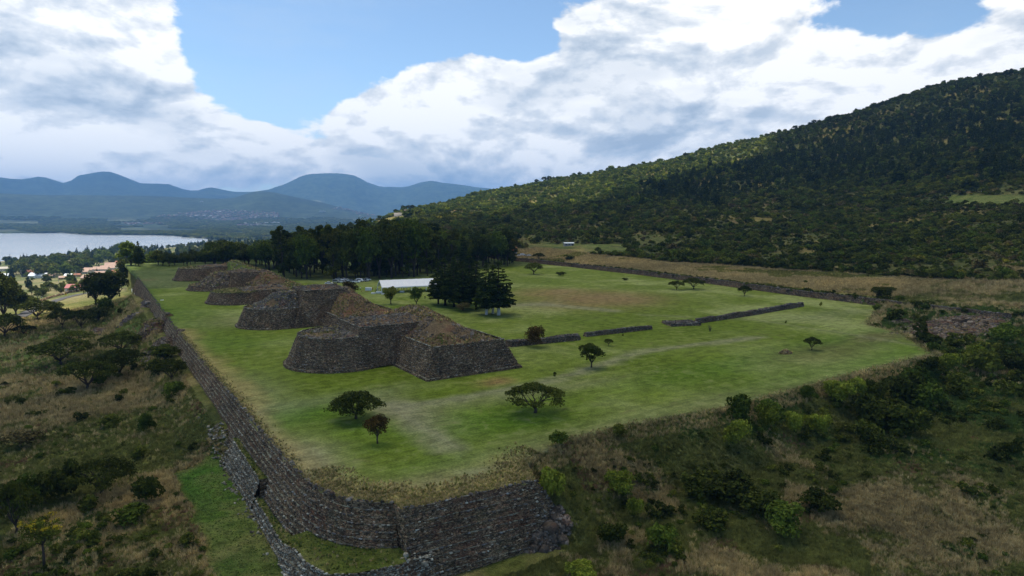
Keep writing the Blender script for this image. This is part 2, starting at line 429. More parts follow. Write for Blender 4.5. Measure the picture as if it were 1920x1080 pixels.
def mat_ground():
    m, nt, b = material('ground_cover')
    at = nt.nodes.new('ShaderNodeAttribute'); at.attribute_name = 'tint'
    p = pos(nt)
    n1 = noise(nt, p, .9, 6, .65); n2 = noise(nt, p, .12, 6, .6); n3 = noise(nt, p, 4.0, 3, .6)
    f = (n1.ss(.3, .7, .62, 1.32) * n2.ss(.3, .7, .72, 1.25)) * n3.ss(.3, .7, .8, 1.2)
    c = nt.nodes.new('ShaderNodeVectorMath'); c.operation = 'SCALE'
    nt.links.new(at.outputs['Color'], c.inputs[0]); nt.links.new(f.k, c.inputs['Scale'])
    warm = mixc(nt, n2.ss(.42, .62) * .35, c.outputs[0], (.16, .125, .06))
    nt.links.new(warm, b.inputs['Base Color']); bump(nt, b, n1 + n3 * .5, .9, .5)
    return m
def mat_lawn():
    m, nt, b = material('mown_grass')
    at = nt.nodes.new('ShaderNodeAttribute'); at.attribute_name = 'tint'
    p = pos(nt)
    st = nt.nodes.new('ShaderNodeMapping'); nt.links.new(p, st.inputs[0]); st.inputs['Rotation'].default_value = (0, 0, R(58)); st.inputs['Scale'].default_value = (.08, 1.3, 1)
    streak = noise(nt, st.outputs[0], 1.0, 5, .6, .6)
    st2 = nt.nodes.new('ShaderNodeMapping'); nt.links.new(p, st2.inputs[0]); st2.inputs['Rotation'].default_value = (0, 0, R(-12)); st2.inputs['Scale'].default_value = (.05, .8, 1)
    streak2 = noise(nt, st2.outputs[0], 1.0, 4, .6, 1.0)
    n1 = noise(nt, p, 2.4, 5, .7); n2 = noise(nt, p, .045, 6, .6); n3 = noise(nt, p, .35, 5, .62, .5)
    f = streak.ss(.3, .7, .87, 1.13) * streak2.ss(.3, .7, .9, 1.10) * n1.ss(.3, .7, .70, 1.30) * n3.ss(.34, .66, .78, 1.24)
    c = nt.nodes.new('ShaderNodeVectorMath'); c.operation = 'SCALE'
    nt.links.new(at.outputs['Color'], c.inputs[0]); nt.links.new(f.k, c.inputs['Scale'])
    dry = mixc(nt, (n3.ss(.5, .72) * n2.ss(.4, .62)) * .55, c.outputs[0], (.205, .19, .095))
    dry2 = mixc(nt, noise(nt, p, .11, 7, .66, 1.2).ss(.58, .74) * .4, dry, (.15, .12, .055))
    nt.links.new(dry2, b.inputs['Base Color']); bump(nt, b, n1 + n3, .35, .12)
    return m
def mat_far():
    m, nt, b = material('far_land')
    at = nt.nodes.new('ShaderNodeAttribute'); at.attribute_name = 'tint'
    p = pos(nt)
    n1 = noise(nt, p, .012, 8, .68); n2 = noise(nt, p, .0016, 6, .6)
    v = nt.nodes.new('ShaderNodeTexVoronoi'); v.inputs['Scale'].default_value = .0045; nt.links.new(p, v.inputs[0])
    vs = nt.nodes.new('ShaderNodeSeparateColor'); nt.links.new(v.outputs['Color'], vs.inputs[0])
    f = n1.ss(.35, .65, .45, 1.4) * n2.ss(.3, .7, .75, 1.2)
    c = nt.nodes.new('ShaderNodeVectorMath'); c.operation = 'SCALE'
    nt.links.new(at.outputs['Color'], c.inputs[0]); nt.links.new(f.k, c.inputs['Scale'])
    nt.links.new(c.outputs[0], b.inputs['Base Color']); bump(nt, b, n1, .6, 12)
    return m
def mat_stone(name, stops, grain=1.6, lichen=.10, moss=.0, red=.0, face=False, ledge=.85):
    m, nt, b = material(name)
    g = nt.nodes.new('ShaderNodeNewGeometry'); p = g.outputs['Position']
    rnd = X(nt, g.outputs['Random Per Island'])
    n1 = noise(nt, p, 2.2, 6, .7); n2 = noise(nt, p, .22, 5, .6)
    if face:
        mp = nt.nodes.new('ShaderNodeMapping'); nt.links.new(p, mp.inputs[0]); mp.inputs['Scale'].default_value = (1, 1, 2.2)
        v = nt.nodes.new('ShaderNodeTexVoronoi'); v.inputs['Scale'].default_value = 2.3; nt.links.new(mp.outputs[0], v.inputs[0])
        vs = nt.nodes.new('ShaderNodeSeparateColor'); nt.links.new(v.outputs['Color'], vs.inputs[0])
        rnd = X(nt, vs.outputs[0])
        v2 = nt.nodes.new('ShaderNodeTexVoronoi'); v2.feature = 'DISTANCE_TO_EDGE'; v2.inputs['Scale'].default_value = 2.3; nt.links.new(mp.outputs[0], v2.inputs[0])
        joint = X(nt, v2.outputs['Distance']).ss(.0, .09)
    c = ramp(nt, rnd, stops)
    lum = n1.ss(.3, .7, .6, 1.35) * n2.ss(.3, .7, .75, 1.2)
    s = nt.nodes.new('ShaderNodeVectorMath'); s.operation = 'SCALE'; nt.links.new(c, s.inputs[0]); nt.links.new(lum.k, s.inputs['Scale'])
    out = s.outputs[0]
    if red: out = mixc(nt, noise(nt, p, .16, 5, .6).ss(.50, .66) * red, out, (.13, .055, .035))
    if moss: out = mixc(nt, noise(nt, p, .3, 6, .68).ss(.54, .68) * moss, out, (.06, .065, .025))
    out = mixc(nt, (noise(nt, p, 1.1, 6, .75).ss(.62, .70)) * lichen * 5, out, (.30, .31, .27))
    if face:
        out = mixc(nt, joint, (.018, .016, .014), out)
        gs = nt.nodes.new('ShaderNodeSeparateXYZ'); nt.links.new(g.outputs['True Normal'], gs.inputs[0])
        out = mixc(nt, X(nt, gs.outputs[2]).f('ABSOLUTE').ss(.6, .8) * noise(nt, p, .5, 5, .75).ss(.42, .62, .0, ledge), out, (.27, .26, .17))
    nt.links.new(out, b.inputs['Base Color']); b.inputs['Roughness'].default_value = .95
    bump(nt, b, (n1 * .6 + joint) if face else n1, .8, .12)
    return m
def mat_leaf(name, c0, c1, c2, trans=.25, size=1.0):
    if 'blades' not in name: c0, c1, c2 = ((q[0] * 1.06, q[1], q[2] * .5) for q in (c0, c1, c2))
    m, nt, b = material(name)
    g = nt.nodes.new('ShaderNodeNewGeometry'); oi = nt.nodes.new('ShaderNodeObjectInfo')
    rnd = X(nt, g.outputs['Random Per Island']); orn = X(nt, oi.outputs['Random'])
    c = ramp(nt, (rnd * .7 + orn * .3), [(0, c0), (.5, c1), (1, c2)])
    n = noise(nt, g.outputs['Position'], .35, 3, .6); n2 = noise(nt, g.outputs['Position'], .014, 5, .62)
    c = mixc(nt, n2.ss(.48, .66) * .22, c, tuple(min(1, q * k) for q, k in zip(c2, (1.15, 1.0, .8))))
    s = nt.nodes.new('ShaderNodeVectorMath'); s.operation = 'SCALE'; nt.links.new(c, s.inputs[0])
    nt.links.new((n.ss(.3, .7, .72, 1.3) * (orn * .36 + .84) * n2.ss(.3, .6, .8, 1.15)).k, s.inputs['Scale'])
    nt.links.new(s.outputs[0], b.inputs['Base Color']); b.inputs['Roughness'].default_value = .8; b.inputs['Specular IOR Level'].default_value = .05
    tr = nt.nodes.new('ShaderNodeBsdfTranslucent'); nt.links.new(s.outputs[0], tr.inputs[0])
    mx = nt.nodes.new('ShaderNodeMixShader'); mx.inputs[0].default_value = trans
    nt.links.new(b.outputs[0], mx.inputs[1]); nt.links.new(tr.outputs[0], mx.inputs[2])
    nt.links.new(mx.outputs[0], nt.nodes['Material Output'].inputs['Surface'])
    return m
K = {}
K['ground'] = mat_ground(); K['lawn'] = mat_lawn(); K['far'] = mat_far()
GREYS = [(0, (.05, .042, .03)), (.35, (.11, .09, .065)), (.6, (.15, .12, .08)), (.8, (.085, .065, .058)), (.93, (.15, .14, .125)), (1, (.30, .29, .26))]
DARKS = [(0, (.066, .047, .029)), (.4, (.170, .124, .074)), (.7, (.245, .180, .105)), (.9, (.21, .115, .066)), (1, (.43, .37, .26))]
PALES = [(0, (.08, .068, .048)), (.4, (.175, .155, .115)), (.8, (.29, .27, .205)), (1, (.48, .46, .37))]
RUBB = [(0, (.045, .042, .036)), (.4, (.10, .094, .082)), (.7, (.16, .15, .13)), (.9, (.12, .085, .062)), (1, (.30, .28, .24))]
K['stone'] = mat_stone('volcanic_stone', DARKS, lichen=.08, moss=.25, red=.25)
K['stone_face'] = mat_stone('volcanic_stone_courses', DARKS, lichen=.06, moss=.35, red=.3, face=True)
K['great_face'] = mat_stone('great_wall_courses', DARKS, lichen=.07, moss=.35, red=.45, face=True, ledge=1.3)
K['stone_edge'] = mat_stone('lichened_edge_stone', GREYS, lichen=.16)
K['stone_pale'] = mat_stone('pale_lichened_stone', PALES, lichen=.12)
K['rubble'] = mat_stone('rubble_stone', RUBB, lichen=.10, red=.25, moss=.15)
K['rubble_red'] = mat_stone('reddish_rubble_stone', [(0, (.055, .042, .030)), (.5, (.125, .098, .072)), (1, (.24, .20, .16))], lichen=.06, red=.5)
K['core'] = mat_stone('rubble_core_earth', [(0, (.10, .070, .040)), (1, (.15, .105, .058))], lichen=.04, moss=.7, red=.6)
K['core_grass'] = mat_stone('grassy_core_earth', [(0, (.085, .11, .025)), (1, (.14, .15, .04))], lichen=.03, moss=.4, red=.15)
K['bark'] = plain('bark', (.075, .06, .048), .95, .1); K['bark_pale'] = plain('pale_bark', (.30, .28, .25), .9, .1); K['bark_dark'] = plain('dark_bark', (.045, .036, .03), .95, .1)
K['lime'] = plain('lime_wash', (.62, .60, .56), .9, .1)
K['leaf_acacia'] = mat_leaf('acacia_leaves', (.032, .046, .013), (.058, .076, .021), (.096, .112, .034))
K['leaf_acacia_dark'] = mat_leaf('dark_acacia_leaves', (.022, .032, .010), (.039, .053, .015), (.066, .080, .022))
K['leaf_round'] = mat_leaf('broad_leaves', (.038, .062, .015), (.066, .100, .024), (.108, .148, .038))
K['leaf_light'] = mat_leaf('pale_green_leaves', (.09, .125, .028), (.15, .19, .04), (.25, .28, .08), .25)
K['leaf_pine'] = mat_leaf('pine_needles', (.014, .024, .010), (.026, .041, .014), (.044, .062, .020), .15)
K['leaf_euc'] = mat_leaf('eucalyptus_leaves', (.030, .037, .010), (.056, .064, .017), (.10, .100, .028))
K['leaf_olive'] = mat_leaf('olive_scrub_leaves', (.062, .080, .020), (.096, .116, .032), (.140, .155, .046))
K['leaf_grey'] = mat_leaf('grey_scrub_twigs', (.075, .064, .044), (.11, .094, .066), (.15, .13, .092), .1)
K['leaf_yellow'] = mat_leaf('yellowing_leaves', (.09, .095, .022), (.14, .14, .03), (.20, .19, .05))
K['leaf_red'] = mat_leaf('russet_leaves', (.030, .026, .012), (.055, .038, .018), (.085, .054, .024), .15)
K['leaf_flower'] = mat_leaf('yellow_blossoms', (.22, .17, .02), (.34, .26, .03), (.45, .36, .05), .2)
K['straw'] = mat_leaf('straw_blades', (.24, .175, .072), (.38, .295, .130), (.54, .44, .23), .3)
K['olive_blades'] = mat_leaf('olive_blades', (.10, .115, .028), (.155, .165, .042), (.24, .235, .07), .3)
K['green_blades'] = mat_leaf('green_blades', (.045, .080, .017), (.078, .125, .027), (.12, .17, .042), .3)
K['russet_blades'] = mat_leaf('russet_blades', (.14, .07, .04), (.21, .115, .065), (.28, .18, .10), .25)
K['white'] = plain('white_canvas', (.80, .80, .80), .6, .3, var=.02); K['white_paint'] = plain('white_paint', (.8, .8, .8), .35, .5, var=.02)
K['glass'] = plain('dark_glass', (.02, .025, .03), .08, .6); K['tyre'] = plain('tyre_rubber', (.02, .02, .02), .8, .2); K['silver'] = plain('silver_paint', (.45, .46, .48), .3, .5, .4)
K['red_roof'] = plain('red_sheet_roof', (.36, .045, .04), .55, .3); K['tile_roof'] = plain('clay_tile_roof', (.38, .17, .11), .9, .1, scale=.9); K['orange_roof'] = plain('orange_tile_roof', (.50, .14, .05), .9, .1)
K['pink_roof'] = plain('faded_tile_roof', (.52, .36, .28), .9, .1, scale=.9); K['tin_roof'] = plain('white_tin_roof', (.70, .74, .78), .45, .4)
K['plaster'] = plain('cream_plaster', (.62, .56, .46), .9, .1); K['plaster_w'] = plain('white_plaster', (.72, .70, .66), .9, .1); K['plaster_g'] = plain('grey_block', (.33, .32, .30), .9, .1); K['plaster_o'] = plain('ochre_plaster', (.58, .36, .16), .9, .1)
K['window'] = plain('window_dark', (.03, .035, .04), .2, .5); K['asphalt'] = plain('asphalt', (.085, .082, .08), .9, .15, scale=.4); K['concrete'] = plain('concrete', (.48, .48, .46), .9, .15)
K['yellow'] = plain('yellow_sign', (.75, .50, .03), .5, .3); K['black'] = plain('black_hide', (.015, .015, .015), .8, .2); K['white_hide'] = plain('white_hide', (.55, .50, .45), .8, .2)
K['skin'] = plain('skin', (.30, .17, .11), .7, .3); K['hair'] = plain('dark_hair', (.012, .010, .009), .6, .3)
for n_, c_ in dict(shirt_white=(.7, .7, .7), shirt_red=(.45, .03, .03), shirt_dark=(.02, .022, .03), shirt_blue=(.06, .12, .32), shirt_pink=(.6, .28, .3), trousers=(.025, .03, .045)).items(): K[n_] = plain(n_, c_, .85, .15)
K['wood'] = plain('wood', (.36, .22, .10), .7, .2)

# ------------------------------------------------------------------ the ground sheet
STRAW = np.array((.275, .215, .082)); OLIVE = np.array((.108, .122, .026)); GREEN = np.array((.060, .088, .013)); DARK = np.array((.034, .046, .014)); BRIGHT = np.array((.055, .125, .014))
BROWN = np.array((.13, .085, .05)); GOLD = np.array((.27, .205, .065))
def mix3(a, b, t): return a * (1 - t[:, None]) + b * t[:, None]
def grass_masks(x, y):
    n1 = fbm(x, y, 26, 5, 31, .6); n2 = fbm(x, y, 55, 5, 47, .55); n3 = fbm(x, y, 8, 3, 53)
    se = sst(40, 80, x) * (1 - sst(100, 140, y)); straw = sst(.455, .60, n1 * .7 + n3 * .3 - se * .045); dark = np.clip(sst(.50, .60, n2 * .75 + n3 * .25 + .07 * np.exp(-(((x + 6) / 18) ** 2 + ((y - 98) / 28) ** 2)) + se * .05 + se * (1 - sst(30, 60, y)) * .05), 0, 1)
    w = sst(150, 190, y) * (x < 24); straw = np.clip(straw + w * .12, 0, 1); return straw, dark * (1 - .72 * w), n3
# bright mown strip along the west foot of the wall and greener meadow further north-west
def strip_mask(x, y):
    a = sst(12.0, 13.6, x + (fbm(x, y, 9, 3, 8) - .5) * 4) * (1 - sst(20.6, 21.4, x)) * (1 - sst(136, 143, y + (fbm(x, y, 4, 3, 18) - .5) * 6)) * sst(20, 50, y)
    return a
def meadow_mask(x, y):
    a = sst(250, 300, y + (fbm(x, y, 40, 3, 81) - .5) * 80) * (1 - sst(430, 470, y)) * sst(-75, -45, x + (fbm(x, y, 30, 3, 82) - .5) * 40) * (1 - sst(18, 24, x)) * sst(.40, .55, fbm(x, y, 22, 4, 83))
    return a * .8
def ground_col(x, y, z):
    straw, dark, n3 = grass_masks(x, y); r = np.hypot(x, y)
    c = mix3(np.tile(OLIVE, (len(x), 1)), np.tile(STRAW, (len(x), 1)), straw * .85)
    c = mix3(c, np.tile(GREEN, (len(x), 1)), dark * .9)
    c = mix3(c, np.tile(DARK, (len(x), 1)), sst(.56, .66, fbm(x, y, 18, 4, 60)) * .6 * (1 - .8 * sst(150, 190, y) * (x < 24)))
    c = mix3(c, np.tile(GREEN * .9, (len(x), 1)), sst(-4, 0, x - 0) * (x < 22) * sst(150, 190, y) * .5)
    c = mix3(c, np.tile(BRIGHT * .9 + OLIVE * .1, (len(x), 1)), meadow_mask(x, y) * .75)
    c = mix3(c, np.tile(BRIGHT, (len(x), 1)), strip_mask(x, y) * (0.55 + .45 * sst(95, 135, y)))
    # golden field east of the boundary wall
    fld = sst(302, 308, x + (y < 150) * 12) * (1 - sst(np.interp(y, [0, 120, 300, 500, 650], [352, 364, 366, 363, 346]) - 6, np.interp(y, [0, 120, 300, 500, 650], [360, 373, 374, 371, 356]), x + (n3 - .5) * 14)) * sst(60, 110, y) * (1 - sst(610, 650, y))
    c = mix3(c, np.tile(GOLD, (len(x), 1)), fld * (.65 + .35 * n3))
    c = mix3(c, np.tile(np.array((.10, .13, .035)), (len(x), 1)), fld * sst(520, 580, y))
    # hillside: dark scrub soil with ochre clearings
    hill = sst(372, 392, x + (n3 - .5) * 10) * (r < 2600)
    hc = mix3(np.tile(np.array((.075, .090, .024)), (len(x), 1)), np.tile(np.array((.150, .132, .040)), (len(x), 1)), sst(.47, .62, fbm(x, y * 1.0, 60, 5, 70)))
    hc = mix3(hc, np.tile(np.array((.038, .06, .018)), (len(x), 1)), sst(.5, .62, fbm(x, y, 200, 4, 75)) * .8)
    hc = mix3(hc, np.tile(np.array((.17, .09, .055)), (len(x), 1)), sst(.72, .78, fbm(x, y, 70, 5, 79)) * .5)
    ppx, ppy, pd = pixmany(x, y, z)
    hc = mix3(hc, np.tile(np.array((.11, .15, .035)), (len(x), 1)), (ppx > 1770) * (ppy > 366) * (ppy < 384) * (r > 500) * .9 + (np.abs(ppx - 1080) < 95) * (ppy > 457) * (ppy < 474) * (r > 450) * .8 * (n3 > .35))
    hc = mix3(hc, np.tile(np.array((.24, .11, .07)), (len(x), 1)), np.clip(np.exp(-(((ppx - 860) / 36) ** 2 + ((ppy - 388) / 7) ** 2)) * 1.6 * (n3 * 1.3) * (r > 600), 0, 1))
    c = mix3(c, hc, hill)
    vil = (r > 520) * (x < 330) * 1.0
    vc = mix3(np.tile(np.array((.10, .12, .04)), (len(x), 1)), np.tile(np.array((.20, .18, .085)), (len(x), 1)), sst(.45, .6, fbm(x, y, 70, 4, 90)))
    c = mix3(c, vc, np.clip(vil * sst(500, 620, r) * (1 - hill), 0, 1))
    return np.clip(c, 0, 1)
def polar_sheet(name, b0, b1, nb, r0, r1, nr, mat, colf, drop=None):
    b = np.linspace(b0, b1, nb); r = np.exp(np.linspace(math.log(r0), math.log(r1), nr))
    Bm, Rm = np.meshgrid(b, r, indexing='ij'); x = (Rm * np.sin(Bm + YAW)).ravel(); y = (Rm * np.cos(Bm + YAW)).ravel()
    z = ground_h(x, y)
    i = np.arange(nb - 1)[:, None] * nr + np.arange(nr - 1)[None, :]
    q = np.stack([i, i + nr, i + nr + 1, i + 1], -1).reshape(-1, 4)
    if drop is not None: q = q[~drop(x[q].mean(1), y[q].mean(1), z[q].max(1))]
    used = np.zeros(len(x), bool); used[q.ravel()] = True; idx = np.cumsum(used) - 1
    me = mesh_np(name, np.stack([x, y, z], 1)[used], idx[q], mat, True); colattr(me, colf(x[used], y[used], z[used]))
    return tag(link(name, me), kind='structure')
tag(polar_sheet('ground', -R(52), R(52), 720, 22, 700, 330, K['ground'], ground_col,
    lambda x, y, z: inside(x, y, LAWN) & (z < -1.4) & (z > -1.7) & (y < 555)), 'grassy ground around the stone platform')
polar_sheet('hillside', -R(50), R(52), 560, 700, 2600, 170, K['ground'], ground_col)
def far_col(x, y, z):
    r = np.hypot(x, y)
    c = mix3(np.tile(np.array((.030, .042, .018)), (len(x), 1)), np.tile(np.array((.085, .09, .045)), (len(x), 1)), sst(.50, .68, fbm(x, y, 300, 5, 91)) * .7)
    f = mix3(np.tile(np.array((.024, .036, .016)), (len(x), 1)), np.tile(np.array((.040, .052, .022)), (len(x), 1)), fbm(x, y, 500, 4, 94))
    c = mix3(c, f, sst(-30, 10, z) * (r < 9300))  # front hills: dark forest colour, also standing in for cloud shade
    m = mix3(np.tile(np.array((.040, .056, .024)), (len(x), 1)), np.tile(np.array((.13, .13, .07)), (len(x), 1)), sst(.54, .68, fbm(x, y, 900, 5, 97)) * (1 - sst(150, 420, z)))
    c = mix3(c, m, (r >= 9300) * 1.0)
    ppx, _a, _b = pixmany(x, y, z); peak_shade = (1 - sst(330, 520, ppx + (fbm(x, y, 600, 3, 99) - .5) * 120)) * (r >= 9300); c = mix3(c, np.tile(np.array((.018, .028, .012)), (len(x), 1)), peak_shade * .8)  # left peaks painted darker in place of a cloud's shadow
    return c
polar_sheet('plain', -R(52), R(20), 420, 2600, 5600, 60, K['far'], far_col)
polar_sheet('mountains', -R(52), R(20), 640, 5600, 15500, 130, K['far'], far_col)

# lake
m, nt, b = material('lake_water'); b.inputs['Base Color'].default_value = (.10, .115, .12, 1); b.inputs['Roughness'].default_value = .16; b.inputs['Specular IOR Level'].default_value = .6
p_ = pos(nt); mp = nt.nodes.new('ShaderNodeMapping'); nt.links.new(p_, mp.inputs[0]); mp.inputs['Rotation'].default_value = (0, 0, -YAW); mp.inputs['Scale'].default_value = (.02, .10, .1)
wn = noise(nt, mp.outputs[0], 1, 6, .6); bump(nt, b, wn, .25, .6)
nt.links.new(mixc(nt, noise(nt, mp.outputs[0], .12, 4, .6).ss(.4, .65), (.30, .32, .33), (.38, .395, .40)), b.inputs['Base Color'])
K['water'] = m
def lake_mesh():
    P = []
    for (ax, ay), (bx, by) in zip(LK, LK[1:] + LK[:1]):
        n = 10
        for k in range(n):
            t = k / n; P.append((ax + (bx - ax) * t + random.uniform(-6, 6), ay + (by - ay) * t + random.uniform(-6, 6)))
    me = bpy.data.meshes.new('lake'); me.from_pydata([(p[0], p[1], -64.6) for p in P], [], [tuple(range(len(P)))]); me.materials.append(K['water']); me.update(); return me
tag(link('lake', lake_mesh()), 'grey lake', kind='structure')

# ------------------------------------------------------------------ lawn on top of the platform
def lawn():
    bd = []
    for (ax, ay), (bx, by) in zip(LAWN, LAWN[1:] + LAWN[:1]):
        n = max(1, int(math.hypot(bx - ax, by - ay) / 2.2))
        for k in range(n):
            t = k / n; j = .18 if 0 < k else 0
            bd.append((ax + (bx - ax) * t + random.uniform(-j, j), ay + (by - ay) * t + random.uniform(-j, j)))
    gx, gy = np.meshgrid(np.arange(28, 303, 3.0), np.arange(80, 600, 3.0)); gx = gx.ravel() + RNG.uniform(-.8, .8, gx.size); gy = gy.ravel() + RNG.uniform(-.8, .8, gy.size)
    k = inside(gx, gy, bd) & (seg_dist(gx, gy, bd + bd[:1]) > 1.3)
    pts = bd + list(zip(gx[k].tolist(), gy[k].tolist())); nb = len(bd)
    r = delaunay_2d_cdt([Vector(p) for p in pts], [(i, (i + 1) % nb) for i in range(nb)], [], 1, 1e-5)
    V = np.array([(v.x, v.y, 0) for v in r[0]]); x, y = V[:, 0], V[:, 1]
    dbk = seg_dist(x, y, BANKLINE); rim = seg_dist(x, y, LAWN[2:11])
    V[:, 2] = (fbm(x, y, 24, 3, 12) - .5) * .5 * sst(2, 14, np.minimum(dbk, rim)) + (fbm(x, y, 7, 3, 13) - .35) * 1.0 * sst(1, 4, rim) * (1 - sst(6, 12, rim)) * (y < 98) * (x > 28)
    V[:, 2] *= 1 - sst(560, 595, y)
    for cx, cy, rr in ((56, 174, 60), (54, 246, 52), (54, 318, 52), (54, 378, 52), (54, 437, 52)): V[:, 2] *= sst(26, 44, np.hypot(x - cx - 12, y - cy))
    V[:, 2] *= 1 - np.clip(inside(x, y, [(100, 140), (290, 140), (290, 200), (100, 200)]) * 1.0, 0, 1)
    sk = V[:nb].copy(); sk[:, 2] -= 2.2; j = np.arange(nb); jn = (j + 1) % nb; skf = np.stack([j, j + len(V), jn + len(V), jn], 1)
    me = mesh_np('lawn', np.concatenate([V, sk]), [np.array([f for f in r[2] if len(f) == 3]), skf], K['lawn'], True); V = np.concatenate([V, sk]); x, y = V[:, 0], V[:, 1]; dbk = seg_dist(x, y, BANKLINE); rim = seg_dist(x, y, LAWN[2:11])
    n1 = fbm(x, y, 45, 5, 101, .6); n2 = fbm(x, y, 16, 4, 103, .6)
    c = mix3(np.tile(np.array((.112, .150, .018)), (len(x), 1)), np.tile(np.array((.198, .228, .070)), (len(x), 1)), sst(.42, .62, n1 * .6 + n2 * .4))
    c = mix3(c, np.tile(np.array((.085, .122, .008)), (len(x), 1)), sst(.5, .66, fbm(x, y, 32, 4, 107)) * .8)
    lush_shade = [(560, 775, 14, 9, .9), (890, 790, 26, 10, .65), (1010, 790, 9, 6, .5), (670, 800, 8, 6, .4), (820, 870, 9, 4, .7), (320, 590, 16, 40, .35), (1600, 640, 60, 9, .9), (1700, 668, 30, 10, .7), (450, 640, 14, 14, .35), (1300, 700, 26, 9, .5), (640, 545, 30, 30, .5), (1500, 710, 26, 10, .5), (1130, 805, 14, 4, .3), (850, 575, 30, 14, .5)]  # lush grass, plus painted shadow below the two flat-topped lawn trees
    dries = [(760, 770, 6, 14, .75, (.19, .185, .10)), (1000, 735, 30, 4, .5, (.19, .185, .095)), (1090, 562, 32, 32, .75, (.19, .115, .055)), (1160, 556, 22, 26, .55, (.19, .13, .06)), (1040, 548, 20, 20, .7, (.20, .13, .06)), (560, 870, 7, 12, .8, (.24, .215, .13)), (470, 740, 9, 22, .5, (.20, .20, .11)), (930, 715, 5, 3, .8, (.24, .12, .07)), (1540, 660, 22, 9, .5, (.13, .10, .05)),
             (1650, 632, 18, 6, .6, (.13, .09, .05)), (430, 600, 12, 16, .3, (.17, .15, .08)), (640, 745, 16, 5, .4, (.18, .19, .10)), (1560, 590, 30, 9, .4, (.16, .17, .085)), (900, 880, 20, 6, .4, (.19, .18, .09)), (1250, 770, 50, 5, .35, (.18, .18, .09)), (720, 920, 16, 3.4, .7, (.20, .17, .09)), (275, 525, 6, 6, .8, (.25, .15, .08)), (1000, 570, 14, 8, .5, (.19, .19, .11))]
    for px, py, rx, ry, s in lush_shade:
        cx, cy = W(px, py); g = np.exp(-(((x - cx) / rx) ** 2 + ((y - cy) / ry) ** 2) ** 1.4) * s * (.6 + .8 * n2)
        c = mix3(c, np.tile(np.array((.062, .125, .006)), (len(x), 1)), np.clip(g, 0, 1))
    for px, py, rx, ry, s, k_ in dries:
        cx, cy = W(px, py); g = np.exp(-(((x - cx) / rx) ** 2 + ((y - cy) / ry) ** 2) ** 1.4) * s * (.5 + 1.0 * n2)
        c = mix3(c, np.tile(np.array(k_), (len(x), 1)), np.clip(g, 0, 1))
    # worn line of passage along the foot of the low walls and from there to the south-west corner
    for pl, w_, s_ in (([W(720, 770), W(860, 748), W(1040, 712), W(1200, 660), W(1420, 632)], 2.4, .75), ([W(735, 760), W(840, 840)], 3.0, .8), ([W(965, 572), W(1010, 570), W(1150, 583)], 4, .7), ([W(480, 760), W(560, 880), W(700, 925), W(960, 872), W(1300, 790)], 1.5, .55), ([W(1200, 590), W(1420, 600), W(1760, 655)], 1.6, .4)):
        c = mix3(c, np.tile(np.array((.20, .195, .11)), (len(x), 1)), (1 - sst(w_ * .4, w_ * 1.4, seg_dist(x, y, pl))) * s_)
    c = mix3(c, np.tile(STRAW * .95, (len(x), 1)), (1 - sst(1.5, 6.5, rim + (n2 - .5) * 8)) * .75)
    c = mix3(c, np.tile(np.array((.17, .15, .07)), (len(x), 1)), (1 - sst(.5, 3.5, dbk + (n2 - .5) * 3)) * .7)
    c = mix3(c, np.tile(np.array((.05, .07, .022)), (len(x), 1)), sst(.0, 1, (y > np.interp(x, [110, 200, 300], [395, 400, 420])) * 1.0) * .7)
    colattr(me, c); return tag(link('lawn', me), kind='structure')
lawn()
